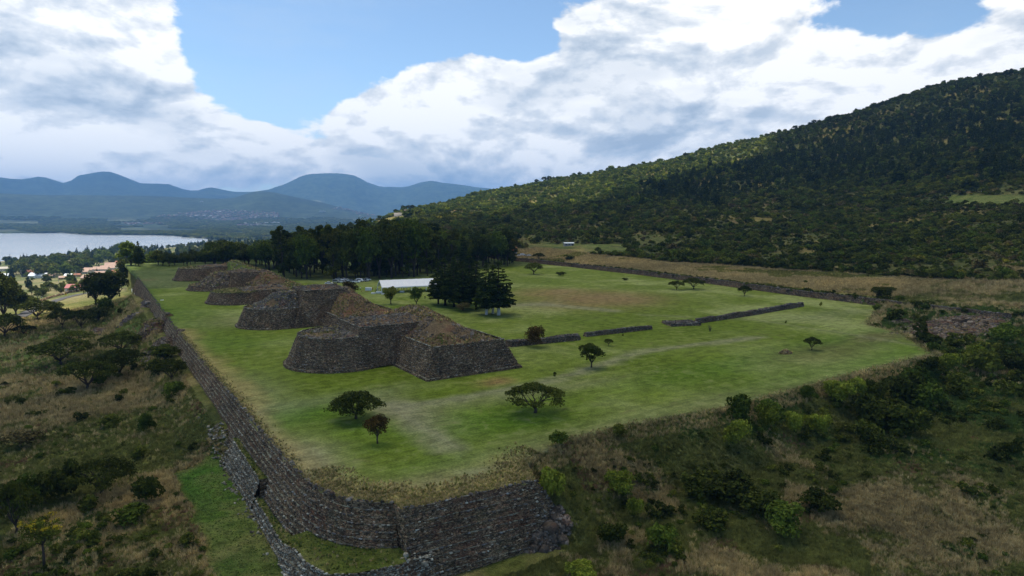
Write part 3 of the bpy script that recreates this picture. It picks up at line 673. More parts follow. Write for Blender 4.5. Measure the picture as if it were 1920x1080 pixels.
# ------------------------------------------------------------------ air, and an unseen cloud deck added for shade
def haze():
    mb = MB(); x0, x1, y0, y1 = -16500, 16500, -16500, 17500
    zt = float(_far[_r < 15600].max()) + 60
    mb.box(x0, x1, y0, y1, -140, max(zt, 700))
    m = bpy.data.materials.new('haze'); m.use_nodes = True; nt = m.node_tree; nt.nodes.clear()
    v = nt.nodes.new('ShaderNodeVolumePrincipled'); v.inputs['Color'].default_value = (.21, .46, .86, 1); v.inputs['Density'].default_value = HAZE; v.inputs['Anisotropy'].default_value = 0.0
    o = nt.nodes.new('ShaderNodeOutputMaterial'); nt.links.new(v.outputs[0], o.inputs['Volume'])
    return tag(link('haze', mb.mesh('haze', m)), 'pale blue haze over the lake basin', kind='stuff')
haze()
def shading_cloud():  # out of view, outlined from the ground meant to lie in shade
    edge_px = [(-4000, 500), (-900, 420), (0, 430), (120, 490), (240, 590), (330, 700), (450, 850), (600, 1050), (740, 1040), (950, 1110), (1100, 1250), (1200, 1350), (1300, 1400), (1400, 1480), (1450, 1650), (1500, 2100), (2000, 2500), (6000, 2500)]
    b = np.linspace(-R(110), R(110), 330); rr = np.linspace(60, 2700, 190)
    Bm, Rm = np.meshgrid(b, rr, indexing='ij'); x = Rm * np.sin(Bm + YAW); y = Rm * np.cos(Bm + YAW)
    pxs = 960 + F * np.tan(np.clip(Bm, -1.35, 1.35)); lim = np.interp(pxs, [e[0] for e in edge_px], [e[1] for e in edge_px])
    lim = np.where(np.abs(Bm) > R(62), np.minimum(lim, 900), lim)
    lim = lim * (1 + (fbm(x, y, 260, 4, 120) - .5) * .22 + (fbm(x, y, 60, 3, 121) - .5) * .08)
    keepv = (Rm < lim)
    zg = ground_h(x.ravel(), y.ravel()).reshape(x.shape) * sst(200, 900, Rm)
    k = (CLOUD_ALT - zg) / SUND.z
    cx = x + SUND.x * k; cy = y + SUND.y * k
    # the part behind the viewer closes the deck
    lump = (fbm(cx, cy, 300, 5, 130) - .5) * 160
    zb = CLOUD_ALT + lump * .5; ztp = CLOUD_ALT + 170 + lump * 1.4 + (fbm(cx, cy, 120, 4, 131) - .5) * 120
    zt2 = ztp
    nr = len(rr); n = x.size
    V = np.concatenate([np.stack([cx.ravel(), cy.ravel(), zb.ravel()], 1), np.stack([cx.ravel() * 1.0, cy.ravel(), zt2.ravel()], 1)])
    i = np.arange(len(b) - 1)[:, None] * nr + np.arange(nr - 1)[None, :]
    q = np.stack([i, i + nr, i + nr + 1, i + 1], -1).reshape(-1, 4); ok = keepv.ravel()[q].all(1); q = q[ok]
    e = {}
    for f in q:
        for a, c in zip(f, np.roll(f, -1)): e[(a, c)] = 1
    side = [(c, a, a + n, c + n) for (a, c) in e if (c, a) not in e]
    me = bpy.data.meshes.new('cloud'); Fa = [q, q[:, ::-1] + n, np.array(side)]
    me = mesh_np('cloud', V, Fa, None, True)
    m = bpy.data.materials.new('shading_cloud_vapour'); m.use_nodes = True; nt = m.node_tree; nt.nodes.clear()
    t = nt.nodes.new('ShaderNodeBsdfTranslucent'); t.inputs[0].default_value = (CLOUD_T, CLOUD_T * .93, CLOUD_T * .74, 1)  # warm tint set to offset the bluish skylight below
    o = nt.nodes.new('ShaderNodeOutputMaterial'); tp = nt.nodes.new('ShaderNodeBsdfTransparent'); ms = nt.nodes.new('ShaderNodeMixShader'); ms.inputs[0].default_value = .30
    nt.links.new(t.outputs[0], ms.inputs[1]); nt.links.new(tp.outputs[0], ms.inputs[2]); nt.links.new(ms.outputs[0], o.inputs['Surface']); me.materials.append(m)
    return tag(link('cloud', me), 'unseen broad cloud added over the ruins to shade them', kind='structure')
shading_cloud()

# ------------------------------------------------------------------ masonry
def poly_offset(pts, o, closed):
    P = [np.array(p, float) for p in pts]; n = len(P); out = []
    for i in range(n):
        a = P[i - 1] if (closed or i > 0) else None; c = P[(i + 1) % n] if (closed or i < n - 1) else None
        d1 = (P[i] - a) / np.linalg.norm(P[i] - a) if a is not None else None
        d2 = (c - P[i]) / np.linalg.norm(c - P[i]) if c is not None else None
        if d1 is None: d1 = d2
        if d2 is None: d2 = d1
        n1 = np.array([d1[1], -d1[0]]); n2 = np.array([d2[1], -d2[0]]); m = n1 + n2; m = m / np.linalg.norm(m)
        out.append(P[i] + m * o / max(.35, m @ n1))
    return out
def resample(pts, cnt, closed):
    out = []; n = len(pts); E = n if closed else n - 1
    for i in range(E):
        a, b = pts[i], pts[(i + 1) % n]
        for k in range(cnt[i]): out.append(a + (b - a) * k / cnt[i])
    if not closed: out.append(pts[-1])
    return np.array(out)
class Terr:
    """a battered dry-stone face in courses; outline runs so that the outside lies on its right-hand side"""
    def __init__(s, top, ztop, nc, course=.86, back=.38, lean=.12, closed=True, step=.9, jit=.05, plinth=0.0, seed=0, zjit=.07):
        s.rows = []; s.edges = []; s.closed = closed
        n = len(top); E = n if closed else n - 1
        cnt = [max(1, int(math.dist(top[i], top[(i + 1) % n]) / step)) for i in range(E)]
        o = 0; z = ztop
        zf = (lambda x, y: ztop) if not callable(ztop) else ztop
        ring = []
        for k in range(nc):
            a = resample(poly_offset(top, o, closed), cnt, closed)
            z0 = np.array([zf(*p) for p in a]) - k * course
            nz = (fbm(a[:, 0] * 1.0 + k * 31, a[:, 1], 2.2, 2, seed + k) - .5) * 2
            ring.append(np.column_stack([a, z0 + nz * zjit])); s.edges.append(len(ring) - 1)
            o += lean
            b = resample(poly_offset(top, o, closed), cnt, closed)
            nz2 = (fbm(b[:, 0] + k * 31 + 31, b[:, 1], 2.2, 2, seed + k + 1) - .5) * 2
            ring.append(np.column_stack([b, z0 - course + nz2 * zjit * .6]))
            o += back - lean + (plinth if k == nc - 2 else 0)
        for i, r_ in enumerate(ring):
            r_[:, 0] += (vn(r_[:, 0] * 1.1 + i * 7, r_[:, 1] * 1.1, seed) - .5) * 2 * jit; r_[:, 1] += (vn(r_[:, 0] * 1.1, r_[:, 1] * 1.1 + i * 9, seed + 5) - .5) * 2 * jit
        s.ring = ring; s.out = o
    def mesh(s, name, mat):
        m = len(s.ring[0]); V = np.concatenate(s.ring); Fc = []
        j = np.arange(m if s.closed else m - 1)
        for k in range(len(s.ring) - 1):
            Fc.append(np.stack([k * m + j, (k + 1) * m + j, (k + 1) * m + (j + 1) % m, k * m + (j + 1) % m], 1))
        return mesh_np(name, V, np.concatenate(Fc), mat)
    def samples(s, k, per_m, face=True):
        """random points on course k (0 = top): position, normal, tangent"""
        a = s.ring[2 * k]; b = s.ring[2 * k + 1]; m = len(a); j = np.arange(m if s.closed else m - 1); jn = (j + 1) % m
        L = np.linalg.norm(a[jn] - a[j], axis=1); n = int(L.sum() * per_m)
        if n < 1: return None
        i = RNG.choice(len(j), n, p=L / L.sum()); t = RNG.uniform(0, 1, n)[:, None]; h = RNG.uniform(.05, .95, n)[:, None] if face else np.zeros((n, 1))
        pa = a[j[i]] * (1 - t) + a[jn[i]] * t; pb = b[j[i]] * (1 - t) + b[jn[i]] * t; P = pa * (1 - h) + pb * h
        T = a[jn[i]] - a[j[i]]; T[:, 2] = 0; T /= np.linalg.norm(T, axis=1)[:, None]; N = np.column_stack([T[:, 1], -T[:, 0], np.zeros(n)])
        return P, N, T
def blocks(name, P, N, T, size, mat, jit=.22):
    """P,N,T (n,3); size (n,3) = length, height, depth"""
    n = len(P); U = np.cross(T, N); U *= np.sign(U[:, 2:3] + 1e-6)
    C = np.array([(-1, -1, -1), (1, -1, -1), (1, 1, -1), (-1, 1, -1), (-1, -1, 1), (1, -1, 1), (1, 1, 1), (-1, 1, 1)], float)
    S = np.asarray(size)[:, None, :] / 2
    K3 = C[None] * S * (1 + RNG.uniform(-jit, jit, (n, 8, 3)))
    K3[:, 4:, :2] *= .86
    V = P[:, None] + K3[..., 0:1] * T[:, None] + K3[..., 1:2] * U[:, None] + K3[..., 2:3] * N[:, None]
    f = np.array([(4, 5, 6, 7), (0, 1, 5, 4), (1, 2, 6, 5), (2, 3, 7, 6), (3, 0, 4, 7)])
    Fc = (np.arange(n) * 8)[:, None, None] + f[None]
    return mesh_np(name, V.reshape(-1, 3), Fc.reshape(-1, 4), mat)
def face_stones(terrs, parent, dens, edge_dens, kface='stone', kedge='stone_edge', zmin=-99, fsz=.34, esz=.42):
    A = [[], [], []]; Bq = [[], [], []]
    for t in terrs:
        for k in range(len(t.ring) // 2):
            q = t.samples(k, dens)
            if q is not None:
                for s_, l in zip(q, A): l.append(s_)
            q = t.samples(k, edge_dens, False)
            if q is not None:
                for s_, l in zip(q, Bq): l.append(s_)
    for l, nm, mt, sz in ((A, 'wall_stone', kface, fsz), (Bq, 'edge_stone', kedge, esz)):
        if not l[0]: continue
        P, N, T = (np.concatenate(q) for q in l); ok = P[:, 2] > zmin; P, N, T = P[ok], N[ok], T[ok]
        n = len(P); S = np.column_stack([RNG.uniform(.6, 1.5, n) * sz, RNG.uniform(.45, .9, n) * sz * .7, RNG.uniform(.07, .13, n)])
        if nm == 'edge_stone': S[:, 2] = RNG.uniform(.18, .34, n); P = P + N * .02; S[:, 1] *= .7
        tag(link(nm, blocks(nm, P, N, T, S, K[mt]), parent), kind='stuff')
def heap_stones(name, P, mat, sz, parent=None, flat=.6):
    n = len(P); a = RNG.uniform(0, 2 * math.pi, n); t = RNG.uniform(-.5, .5, n)
    N = np.column_stack([np.cos(a) * np.sin(t), np.sin(a) * np.sin(t), np.cos(t)]); T = np.column_stack([-np.sin(a), np.cos(a), np.zeros(n)]); T -= N * (T * N).sum(1)[:, None]; T /= np.linalg.norm(T, axis=1)[:, None]
    s_ = RNG.lognormal(0, .38, n) * sz
    o = link(name, blocks(name, P, N, T, np.column_stack([s_ * RNG.uniform(.8, 1.6, n), s_ * RNG.uniform(.7, 1.1, n), s_ * flat * RNG.uniform(.7, 1.2, n)]), K[mat], .3), parent)
    return tag(o, kind='stuff')
def rect(x0, x1, y0, y1): return [(x0, y0), (x1, y0), (x1, y1), (x0, y1)]
def ring_pts(cx, cy, r, n=36, a0=0.0): return [(cx + r * math.cos(a0 + 2 * math.pi * k / n), cy + r * math.sin(a0 + 2 * math.pi * k / n)) for k in range(n)]
def mound(name, outline, cline, z0, zf, mat, parent, nr=16, seed=0, amp=.5):
    """surface that closes in rings from the outline to a crest line; zf(t,x,y) adds height for t in 0..1"""
    P = np.array(outline, float); n = len(P)
    a, b = np.array(cline[0]), np.array(cline[1]); e = b - a; L = max(e @ e, 1e-6)
    tt = np.clip(((P - a) @ e) / L, 0, 1)[:, None]; C_ = a + e * tt
    V = []; Fc = []
    for k in range(nr + 1):
        t = k / nr; q = P * (1 - t) + C_ * t
        z = z0 + zf(t, q[:, 0], q[:, 1]) + (fbm(q[:, 0], q[:, 1], 3.0, 4, seed) - .5) * 2 * amp * min(1, t * 5 + .1)
        V.append(np.column_stack([q, z]))
    j = np.arange(n)
    for k in range(nr): Fc.append(np.stack([k * n + j, k * n + (j + 1) % n, (k + 1) * n + (j + 1) % n, (k + 1) * n + j], 1))
    V = np.concatenate(V); Fc = np.concatenate(Fc)
    o = link(name, mesh_np(name, V, Fc, K[mat], True), parent)
    return o, V, Fc
def on_surface(V, Fc, n, keep=None):
    A = V[Fc[:, 0]]; B_ = V[Fc[:, 1]]; C_ = V[Fc[:, 2]]; D_ = V[Fc[:, 3]]
    ar = np.linalg.norm(np.cross(C_ - A, D_ - B_), axis=1) / 2; i = RNG.choice(len(Fc), n, p=ar / ar.sum()); s_, t = RNG.uniform(0, 1, (2, n, 1))
    P = (A[i] * (1 - s_) + B_[i] * s_) * (1 - t) + (D_[i] * (1 - s_) + C_[i] * s_) * t
    if keep is not None: P = P[keep(P[:, 0], P[:, 1], P[:, 2])]
    return P
def dens_outline(pts, step=1.3):
    P = [np.array(p, float) for p in pts]; n = len(P)
    return resample(P, [max(1, int(np.linalg.norm(P[(i + 1) % n] - P[i]) / step)) for i in range(n)], True)
TUFTS = []     # (points, kind) gathered for the grass scatters
YG = 'stepped stone pyramids in a row'
def yacata(cy, label, cx=57., r=14.2, Hc=8.0, Hn=10.2, Hr=7.3, x0=67.4, x1=94.5, half=33., neck_w=9.0, neck_x1=80., cone=0.0, peak=12.3, rect_kind='core', circ_stone='rubble', dens=5.0, edens=1.0,
           nheap=5000, seed=0, circ_grass=False, rubble_circle=False, crest=(82, 86, -14, 14), ruin=0.0, neck_x0=60.):
    root = empty('stone_pyramid', (0, 0, 0)); tag(root, label, 'pyramid', YG)
    c = .62; bk = .27
    nc = max(2, round(Hc / c)); ro = (nc - 1) * bk + .6
    tc_ = Terr(ring_pts(cx, cy, r - ro, 44), Hc, nc, c, bk, .13, plinth=.55, seed=seed, step=.9)
    nr_ = max(2, round(Hr / c)); ri = (nr_ - 1) * bk + .4
    tr_ = Terr(rect(x0 + ri, x1 - ri, cy - half + ri, cy + half - ri), (lambda x, y: Hr) if not ruin else (lambda x, y: Hr - ruin * float(fbm(np.array([x]), np.array([y]), 9, 3, seed)[0])), nr_, c, bk, .13, plinth=.45, seed=seed + 3)
    nn = max(2, round(Hn / c))
    tn_ = Terr(rect(neck_x0, neck_x1, cy - neck_w, cy + neck_w), Hn, nn, c, bk if Hn < 11 else .30, .12, seed=seed + 7)
    link('round_wall', tc_.mesh('round_wall', K['stone_face']), root); link('rectangular_wall', tr_.mesh('rectangular_wall', K['stone_face']), root); link('neck_wall', tn_.mesh('neck_wall', K['stone_face']), root)
    face_stones([tc_, tr_, tn_], root, dens, edens, zmin=.1)
    for t_ in (tc_, tr_, tn_):
        q = t_.samples(0, 1.7 if dens > 3 else .8, False); n = len(q[0]); S = np.column_stack([RNG.uniform(.3, .7, n), RNG.uniform(.12, .22, n), RNG.uniform(.3, .5, n)])
        tag(link('rim_stone', blocks('rim_stone', q[0] + np.array((0, 0, .04)), q[1], q[2], S, K['stone_pale']), root), kind='stuff')
    # filling of the round part
    rt = r - ro - .25
    if cone: zf = lambda t, x, y: np.minimum(cone, t * cone * 1.6) * sst(-rt, rt * .6, x - cx + 2)
    else: zf = lambda t, x, y: sst(-.2, 1.0, (x - cx) / rt) * (Hn - Hc) * .9
    o, V, Fc = mound('round_fill', dens_outline(ring_pts(cx, cy, rt, 44)), ((cx + (3 if cone else 0), cy), (cx + 5, cy)), Hc - .35, zf, 'core_grass' if circ_grass else 'core', root, seed=seed, amp=.3)
    if not circ_grass:
        P = on_surface(V, Fc, nheap, lambda x, y, z: fbm(x, y, 5, 3, seed + 2) > .36); heap_stones('rubble', P + np.array((0, 0, .05)), circ_stone, .34 if dens > 3 else .5, root)
    TUFTS.append((on_surface(V, Fc, 420 if not circ_grass else 1500), 'olive' if circ_grass else 'mix'))
    # filling of the neck
    o, V, Fc = mound('neck_fill', dens_outline(rect(neck_x0 + .2, neck_x1 - .2, cy - neck_w + .2, cy + neck_w - .2)), ((neck_x0 + 5, cy), (neck_x1 - 2, cy)), Hn - .25, lambda t, x, y: t * 1.3, 'core', root, 8, seed, .4)
    heap_stones('rubble', on_surface(V, Fc, nheap // 5), circ_stone, .34 if dens > 3 else .5, root)
    # mound on the rectangular body
    def zm(t, x, y):
        g = np.exp(-(((y - cy) / (half * .82)) ** 2) ** 1.6)
        return (peak - Hr) * sst(0, 1, t ** .9) * (.25 + .75 * g)
    oL = dens_outline(rect(x0 + ri + .3, x1 - ri - .3, cy - half + ri + .3, cy + half - ri - .3), 1.0)
    o, V, Fc = mound('rubble_core', oL, ((crest[0], cy + crest[2]), (crest[1], cy + crest[3])), Hr - .4, zm, rect_kind, root, 18, seed + 9, .55)
    heap_stones('rubble', on_surface(V, Fc, int(nheap * .55), lambda x, y, z: fbm(x, y, 6, 3, seed + 8) > .50) + np.array((0, 0, .03)), 'rubble_red' if rect_kind == 'core' else 'rubble', .36 if dens > 3 else .5, root)
    TUFTS.append((on_surface(V, Fc, 2900 if dens > 3 else 1000, lambda x, y, z: fbm(x, y, 7, 3, seed + 1) > .45), 'mound'))
    return root
yacata(174, 'nearest stepped stone pyramid with a round end and a grassy rubble mound on top', dens=5.5, edens=1.25, seed=1, crest=(80, 86, -17, 12))
yacata(246, 'second stone pyramid with a tall dark neck wall and a grey rubble cone', cx=58, r=13.8, Hc=6.6, Hn=12.2, Hr=4.6, x0=70.5, x1=97, neck_w=8.5, neck_x0=66.5, neck_x1=82, cone=5.2, peak=11.2, dens=4.0, edens=.9, nheap=4200, seed=20, crest=(80, 88, -10, 10))
yacata(318, 'low middle pyramid with a round stone end and a bright grass top', cx=59, r=14, Hc=5.0, Hn=5.4, Hr=3.0, x0=71, x1=97, neck_w=9.5, neck_x1=80, peak=6.4, rect_kind='core_grass', dens=2.2, edens=.5, nheap=1500, seed=40, circ_grass=True, ruin=1.5)
yacata(378, 'ruined pyramid whose round end is a brown rubble slope', cx=58, r=13.2, Hc=2.4, Hn=8.4, Hr=3.4, x0=70, x1=97, neck_w=8, neck_x0=66, neck_x1=80, cone=6.6, peak=8.6, dens=2.0, edens=.5, nheap=2400, seed=60, circ_stone='rubble_red', ruin=1.5)
yacata(438, 'farthest pyramid in the row with a smooth round grey wall', cx=59, r=14, Hc=7.0, Hn=7.6, Hr=5.0, x0=70, x1=97, neck_w=9, peak=10.5, rect_kind='core_grass', dens=1.6, edens=.4, nheap=1200, seed=80, crest=(76, 82, -6, 14))

# great retaining wall: west face, curved corner, south face
def great_wall():
    root = empty('retaining_wall', (26, 100, 0)); tag(root, 'long stepped stone retaining wall along the edge of the grass platform', 'retaining wall')
    inv = np.array((26, 100, 0))
    west = [(29, 470), (27.6, 330), (26.2, 250), (26, 160), (26, 121), (26.1, 106), (26.3, 99), (26.8, 94.5), (27.8, 90.6), (29.3, 87.4), (31.4, 84.9), (34, 83), (34.4, 82.9)][::-1]
    # outline direction: outside on the right-hand side -> run from north to south along the west face
    west = west[::-1]
    def zt(x, y): return .06
    a = Terr(west[:4], zt, 9, .86, .36, .12, False, 1.3, .05, seed=101)
    b = Terr(west[3:], zt, 10, .88, .37, .12, False, .8, .06, seed=102)
    south = [(34.3, 80.2), (42, 79.6), (55.4, 78.6), (57.2, 78.5), (60.2, 78.3)]
    # front face: runs west to east, outside to the south
    c = Terr(south, lambda x, y: .08 - max(0, x - 55.4) * 1.5, 10, .92, .37, .12, False, .8, .06, seed=103)
    for nm, t in (('west_face', a), ('corner_face', b), ('south_face', c)):
        link(nm, t.mesh(nm, K['great_face']), root)
    face_stones([a], root, 1.2, .6, zmin=-10, kedge='stone_edge'); face_stones([b, c], root, 4.2, 1.5, 'stone', 'stone_edge', zmin=-11, fsz=.30, esz=.38); face_stones([b, c], root, 0.001, .42, 'stone', 'stone_pale', zmin=-11, esz=.40)
    zs = np.linspace(.08, -9.2, 12); V = np.array([(34.32 + .05 * math.sin(k * 3 + i * 2), lerp(84.2, 80.1 + min(0, z_) * .405, i / 5), z_) for k, z_ in enumerate(zs) for i in range(6)])
    Fc = [(k * 6 + i, (k + 1) * 6 + i, (k + 1) * 6 + i + 1, k * 6 + i + 1) for k in range(11) for i in range(5)]; link('notch_face', mesh_np('notch_face', V, np.array(Fc), K['stone_face']), root)
    n = 260; zq = RNG.uniform(-8.5, 0, n); yq = RNG.uniform(0, 1, n) * (4 - zq * .405) + 80.1 + zq * .405
    tag(link('wall_stone', blocks('wall_stone', np.column_stack([np.full(n, 34.3), yq, zq]), np.tile((-1., 0, 0), (n, 1)), np.tile((0., 1, 0), (n, 1)), np.column_stack([RNG.uniform(.25, .5, n), RNG.uniform(.15, .3, n), RNG.uniform(.1, .2, n)]), K['stone']), root), kind='stuff')
    # lower outwork
    low1 = Terr([(22.9, 136), (22.75, 112.3)], -4.2, 7, .84, .30, .12, False, .8, .08, seed=105, zjit=.15)
    low1b = Terr([(22.75, 112.3), (25.2, 112.2)], -4.2, 7, .84, .05, .03, False, .8, .05, seed=106)
    low2 = Terr([(21.9, 112.0), (21.8, 92), (22.2, 84), (23.6, 79.2), (27, 77.2), (33.5, 76.3), (37, 76.6)], lambda x, y: -7.2 + (1.9 if y < 88 else 1.9 * max(0, (94 - y) / 6) if y < 94 else 0), 6, .82, .34, .12, False, .8, .09, seed=107, zjit=.14)
    o = [link('outer_terrace_wall', t.mesh('outer_terrace_wall', K['stone_face']), root) for t in (low1, low1b, low2)]
    face_stones([low1, low2], root, 9, 2.4, 'stone_pale', 'stone_pale', zmin=-11, fsz=.28, esz=.34); face_stones([low1b], root, 5, .5, zmin=-11)
    # rim stones along the top edge, some fallen stones on the ledges and at the foot
    P = []
    for t in (a, b, c):
        q = t.samples(0, 2.6 if t is not a else 1.0, False); P.append(q[0] - q[1] * RNG.uniform(0, .5, (len(q[0]), 1)) + np.array((0, 0, .05)))
    heap_stones('rim_stone', np.concatenate(P), 'rubble', .26, root)
    P = []
    n = 140; y = RNG.uniform(78, 165, n); x = 20.6 + RNG.normal(0, .7, n); P.append(np.column_stack([x, y, ground_h(x, y) + .1]))
    n = 70; y = RNG.uniform(76, 79, n); x = RNG.uniform(33, 37, n); P.append(np.column_stack([x, y, -5.2 + RNG.uniform(-2, .5, n)]))
    n = 200; y = RNG.uniform(134, 150, n); x = 21.2 + RNG.uniform(-1, 2.2, n); P.append(np.column_stack([x, y, ground_h(x, y) + RNG.uniform(0, .5, n)]))
    heap_stones('fallen_stone', np.concatenate(P), 'stone_pale', .3, root)
    for ch in list(root.children): ch.location = -inv
    # grassy ledges between wall and outwork
    def ledge(pts, z):
        O = dens_outline(pts, .9); cen = O.mean(0)
        V = [];
        for k in range(5):
            q = O * (1 - k / 4) + cen * (k / 4); V.append(np.column_stack([q, z + (fbm(q[:, 0], q[:, 1], 2.5, 3, 5) - .5) * .5]))
        n = len(O); j = np.arange(n); Fc = np.concatenate([np.stack([k * n + j, k * n + (j + 1) % n, (k + 1) * n + (j + 1) % n, (k + 1) * n + j], 1) for k in range(4)])
        V = np.concatenate(V); me = mesh_np('grass_ledge', V, Fc, K['ground'], True)
        colattr(me, mix3(np.tile(GREEN * 1.1, (len(V), 1)), np.tile(OLIVE, (len(V), 1)), fbm(V[:, 0], V[:, 1], 2, 3, 6)))
        tag(link('grass_ledge', me), 'narrow grass ledge between the stone walls', kind='structure'); TUFTS.append((on_surface(V, Fc, 240), 'ledge'))
    ledge([(22.9, 112.4), (24.6, 112.4), (24.6, 137), (23.0, 137)], -4.45)
    ledge([(22.0, 92), (22.3, 84.1), (23.7, 79.4), (27, 77.4), (33.4, 76.5), (34.6, 78.2), (33.9, 81.6), (30.6, 83.8), (28.4, 86.6), (26.6, 89.4), (25.4, 92)], -5.35)
    ledge([(21.9, 92), (23.9, 92), (23.6, 112), (21.9, 112)], -7.25)
great_wall()

# free-standing low walls on the lawn, the boundary wall and the ruins west of the platform
def rubble_wall(label, pts, w, h, dens=9, name='low_wall', z0=0.0, mat='rubble', sz=.34, cat='wall', batter=.15, hn=.25, group=None):
    root = empty(name, (pts[0][0], pts[0][1], z0)); tag(root, label, cat, group)
    P = [np.array(p, float) for p in pts]; L = poly_offset(P, -w / 2, False); Rr = poly_offset(P, w / 2, False)
    out = [tuple(p) for p in Rr] + [tuple(p) for p in L[::-1]]
    # orientation: outside on the right-hand side of the outline
    ar = sum(out[i - 1][0] * out[i][1] - out[i][0] * out[i - 1][1] for i in range(len(out)))
    if ar < 0: out = out[::-1]
    def zt(x, y): return z0 + h * (1 - hn + 2 * hn * float(fbm(np.array([x]), np.array([y]), 5, 3, 3)[0]))
    nc = max(2, int(h / .55)); t = Terr(out, zt, nc + 1, h * 1.15 / nc, batter, .08, True, .8, .06, seed=int(pts[0][0]))
    link('wall_face', t.mesh('wall_face', K['stone_face']), root, -Vector(root.location))
    O = dens_outline(out, .8); n = len(O); cen = resample([np.array(p, float) for p in pts], [1] * (len(pts) - 1), False)
    tot = sum(math.dist(a, b) for a, b in zip(pts, pts[1:])); N = int(tot * w * dens)
    i = RNG.choice(len(pts) - 1, N, p=np.array([math.dist(a, b) for a, b in zip(pts, pts[1:])]) / tot); s_ = RNG.uniform(0, 1, N); of = RNG.uniform(-w / 2, w / 2, N)
    A = np.array(pts, float)[i]; B_ = np.array(pts, float)[i + 1]; d = (B_ - A) / np.linalg.norm(B_ - A, axis=1)[:, None]; q = A + (B_ - A) * s_[:, None] + np.column_stack([d[:, 1], -d[:, 0]]) * of[:, None]
    z = z0 + h * (1 - hn + 2 * hn * fbm(q[:, 0], q[:, 1], 5, 3, 3)) - RNG.uniform(.0, .25, N)
    me = heap_stones('cap_stone', np.column_stack([q, z]), mat, sz, root); me.location = -Vector(root.location)
    face_stones([t], root, 3.0, .8, mat, 'stone_edge')
    for ch in root.children:
        ch.location = -Vector(root.location)
    return root
g_ = 'low stone walls across the lawn'
rubble_wall('thick low rubble wall with the dark red bush growing against it', [W(952, 649), W(1083, 636)], 3.0, 1.5, group=g_)
rubble_wall('thin middle length of low wall with gaps at both its ends', [W(1097, 631), W(1220, 617)], 1.3, 1.3, group=g_)
rubble_wall('long narrow low wall running from the small stone platform to the far east end', [W(1306, 606), W(1400, 592), W(1503, 574)], 1.4, 1.7, group=g_)
a_ = W(1250, 609); b_ = W(1304, 607)
rubble_wall('small square platform of loose stones between the low walls', [a_, b_], 7.5, .9, 5, 'stone_platform', cat='stone platform')
EW = [(287.0, 104), (287.8, 150), (289.6, 191), (297.1, 250), (302.1, 314), (303.1, 385), (303.1, 454), (302, 500)]
for k_, lab in enumerate(['east boundary wall from the scattered rubble to its bend, pale capping stones', 'east boundary wall behind the end of the long low wall', 'east boundary wall with green shrubs growing over it', 'far end of the boundary wall beside the shed']):
    rubble_wall(lab, EW[[0, 2, 3, 5][k_]:[0, 2, 3, 5][k_] + [3, 2, 3, 3][k_]], 1.6, 2.7, 3, 'boundary_wall', 0, 'rubble', .45, group='lengths of the east boundary wall', hn=.12)

def heap(name, label, cx, cy, rx, ry, h, n, mat, core='core', sz=.36, cat='rubble heap', seed=0, ang=0.0, grass=0):
    root = empty(name, (cx, cy, gh(cx, cy) if not inside(np.array([cx]), np.array([cy]), LAWN)[0] else 0)); tag(root, label, cat)
    O = np.array([(cx + math.cos(t) * rx * math.cos(ang) - math.sin(t) * ry * math.sin(ang), cy + math.cos(t) * rx * math.sin(ang) + math.sin(t) * ry * math.cos(ang)) for t in np.linspace(0, 2 * math.pi, 30, endpoint=False)])
    O = np.array(cx_cy_noise(O, cx, cy, seed))
    zg = lambda x, y: top_h(x, y)
    o, V, Fc = mound('heap_core', O, ((cx, cy), (cx + .3, cy)), 0, lambda t, x, y: zg(x, y) - .2 + h * sst(0, .8, t), core, root, 9, seed, h * .22)
    o.location = -Vector(root.location)
    q = heap_stones('heap_stone', on_surface(V, Fc, n), mat, sz, root); q.location = -Vector(root.location)
    if grass: TUFTS.append((on_surface(V, Fc, grass), 'mound'))
    return root
def cx_cy_noise(O, cx, cy, seed):
    return [(cx + (x - cx) * (.75 + .5 * vn(i * .7, seed, 3)), cy + (y - cy) * (.75 + .5 * vn(i * .7, seed, 3))) for i, (x, y) in enumerate(O)]
x, y, z = hit(1028, 1012); heap('rubble_heap', 'pinkish heap of loose stones at the foot of the south wall', x, y, 4.0, 2.6, 2.6, 900, 'rubble_red', sz=.42, seed=3)
x, y, z = hit(302, 652); heap('rubble_heap', 'oval mound of grey stones beside the long wall', x, y, 6.5, 8, 2.6, 900, 'rubble_red', sz=.5, seed=5, grass=60)
x, y, z = hit(285, 618); heap('rubble_heap', 'russet grassy ruin mound edged with stones below the long wall', x, y, 7, 14, 3.6, 500, 'rubble_red', sz=.6, seed=6, grass=700)
x, y, z = hit(243, 600); heap('rubble_heap', 'low grey ruined wall corner on the grass slope', x, y, 5, 4, 1.6, 350, 'rubble', sz=.7, seed=7)
x, y, z = hit(185, 622); heap('rubble_heap', 'long line of fallen stones among the flat-topped trees', x, y, 3.2, 12, 1.5, 500, 'rubble_red', sz=.7, seed=8)
x, y, z = hit(276, 572); heap('rubble_heap', 'broken grey wall stub near the far part of the long wall', x, y, 2, 16, 2.2, 420, 'rubble', sz=.7, seed=9)
x, y, z = hit(1790, 612); heap('rubble_heap', 'wide pale spread of rubble below the boundary wall', x, y, 34, 13, .9, 1500, 'rubble_red', 'core', sz=.6, seed=10, grass=500)
x, y, z = hit(1690, 604); heap('rubble_heap', 'small pile of brown rubble at the lawn corner', x, y, 7, 4, .9, 250, 'rubble_red', sz=.6, seed=12, grass=60)
x, y, z = W(1472, 662) + (0,); heap('rubble_heap', 'small brown tussock heap alone on the lawn', x, y, 2.3, 1.6, .8, 60, 'rubble_red', sz=.4, seed=13, grass=160)
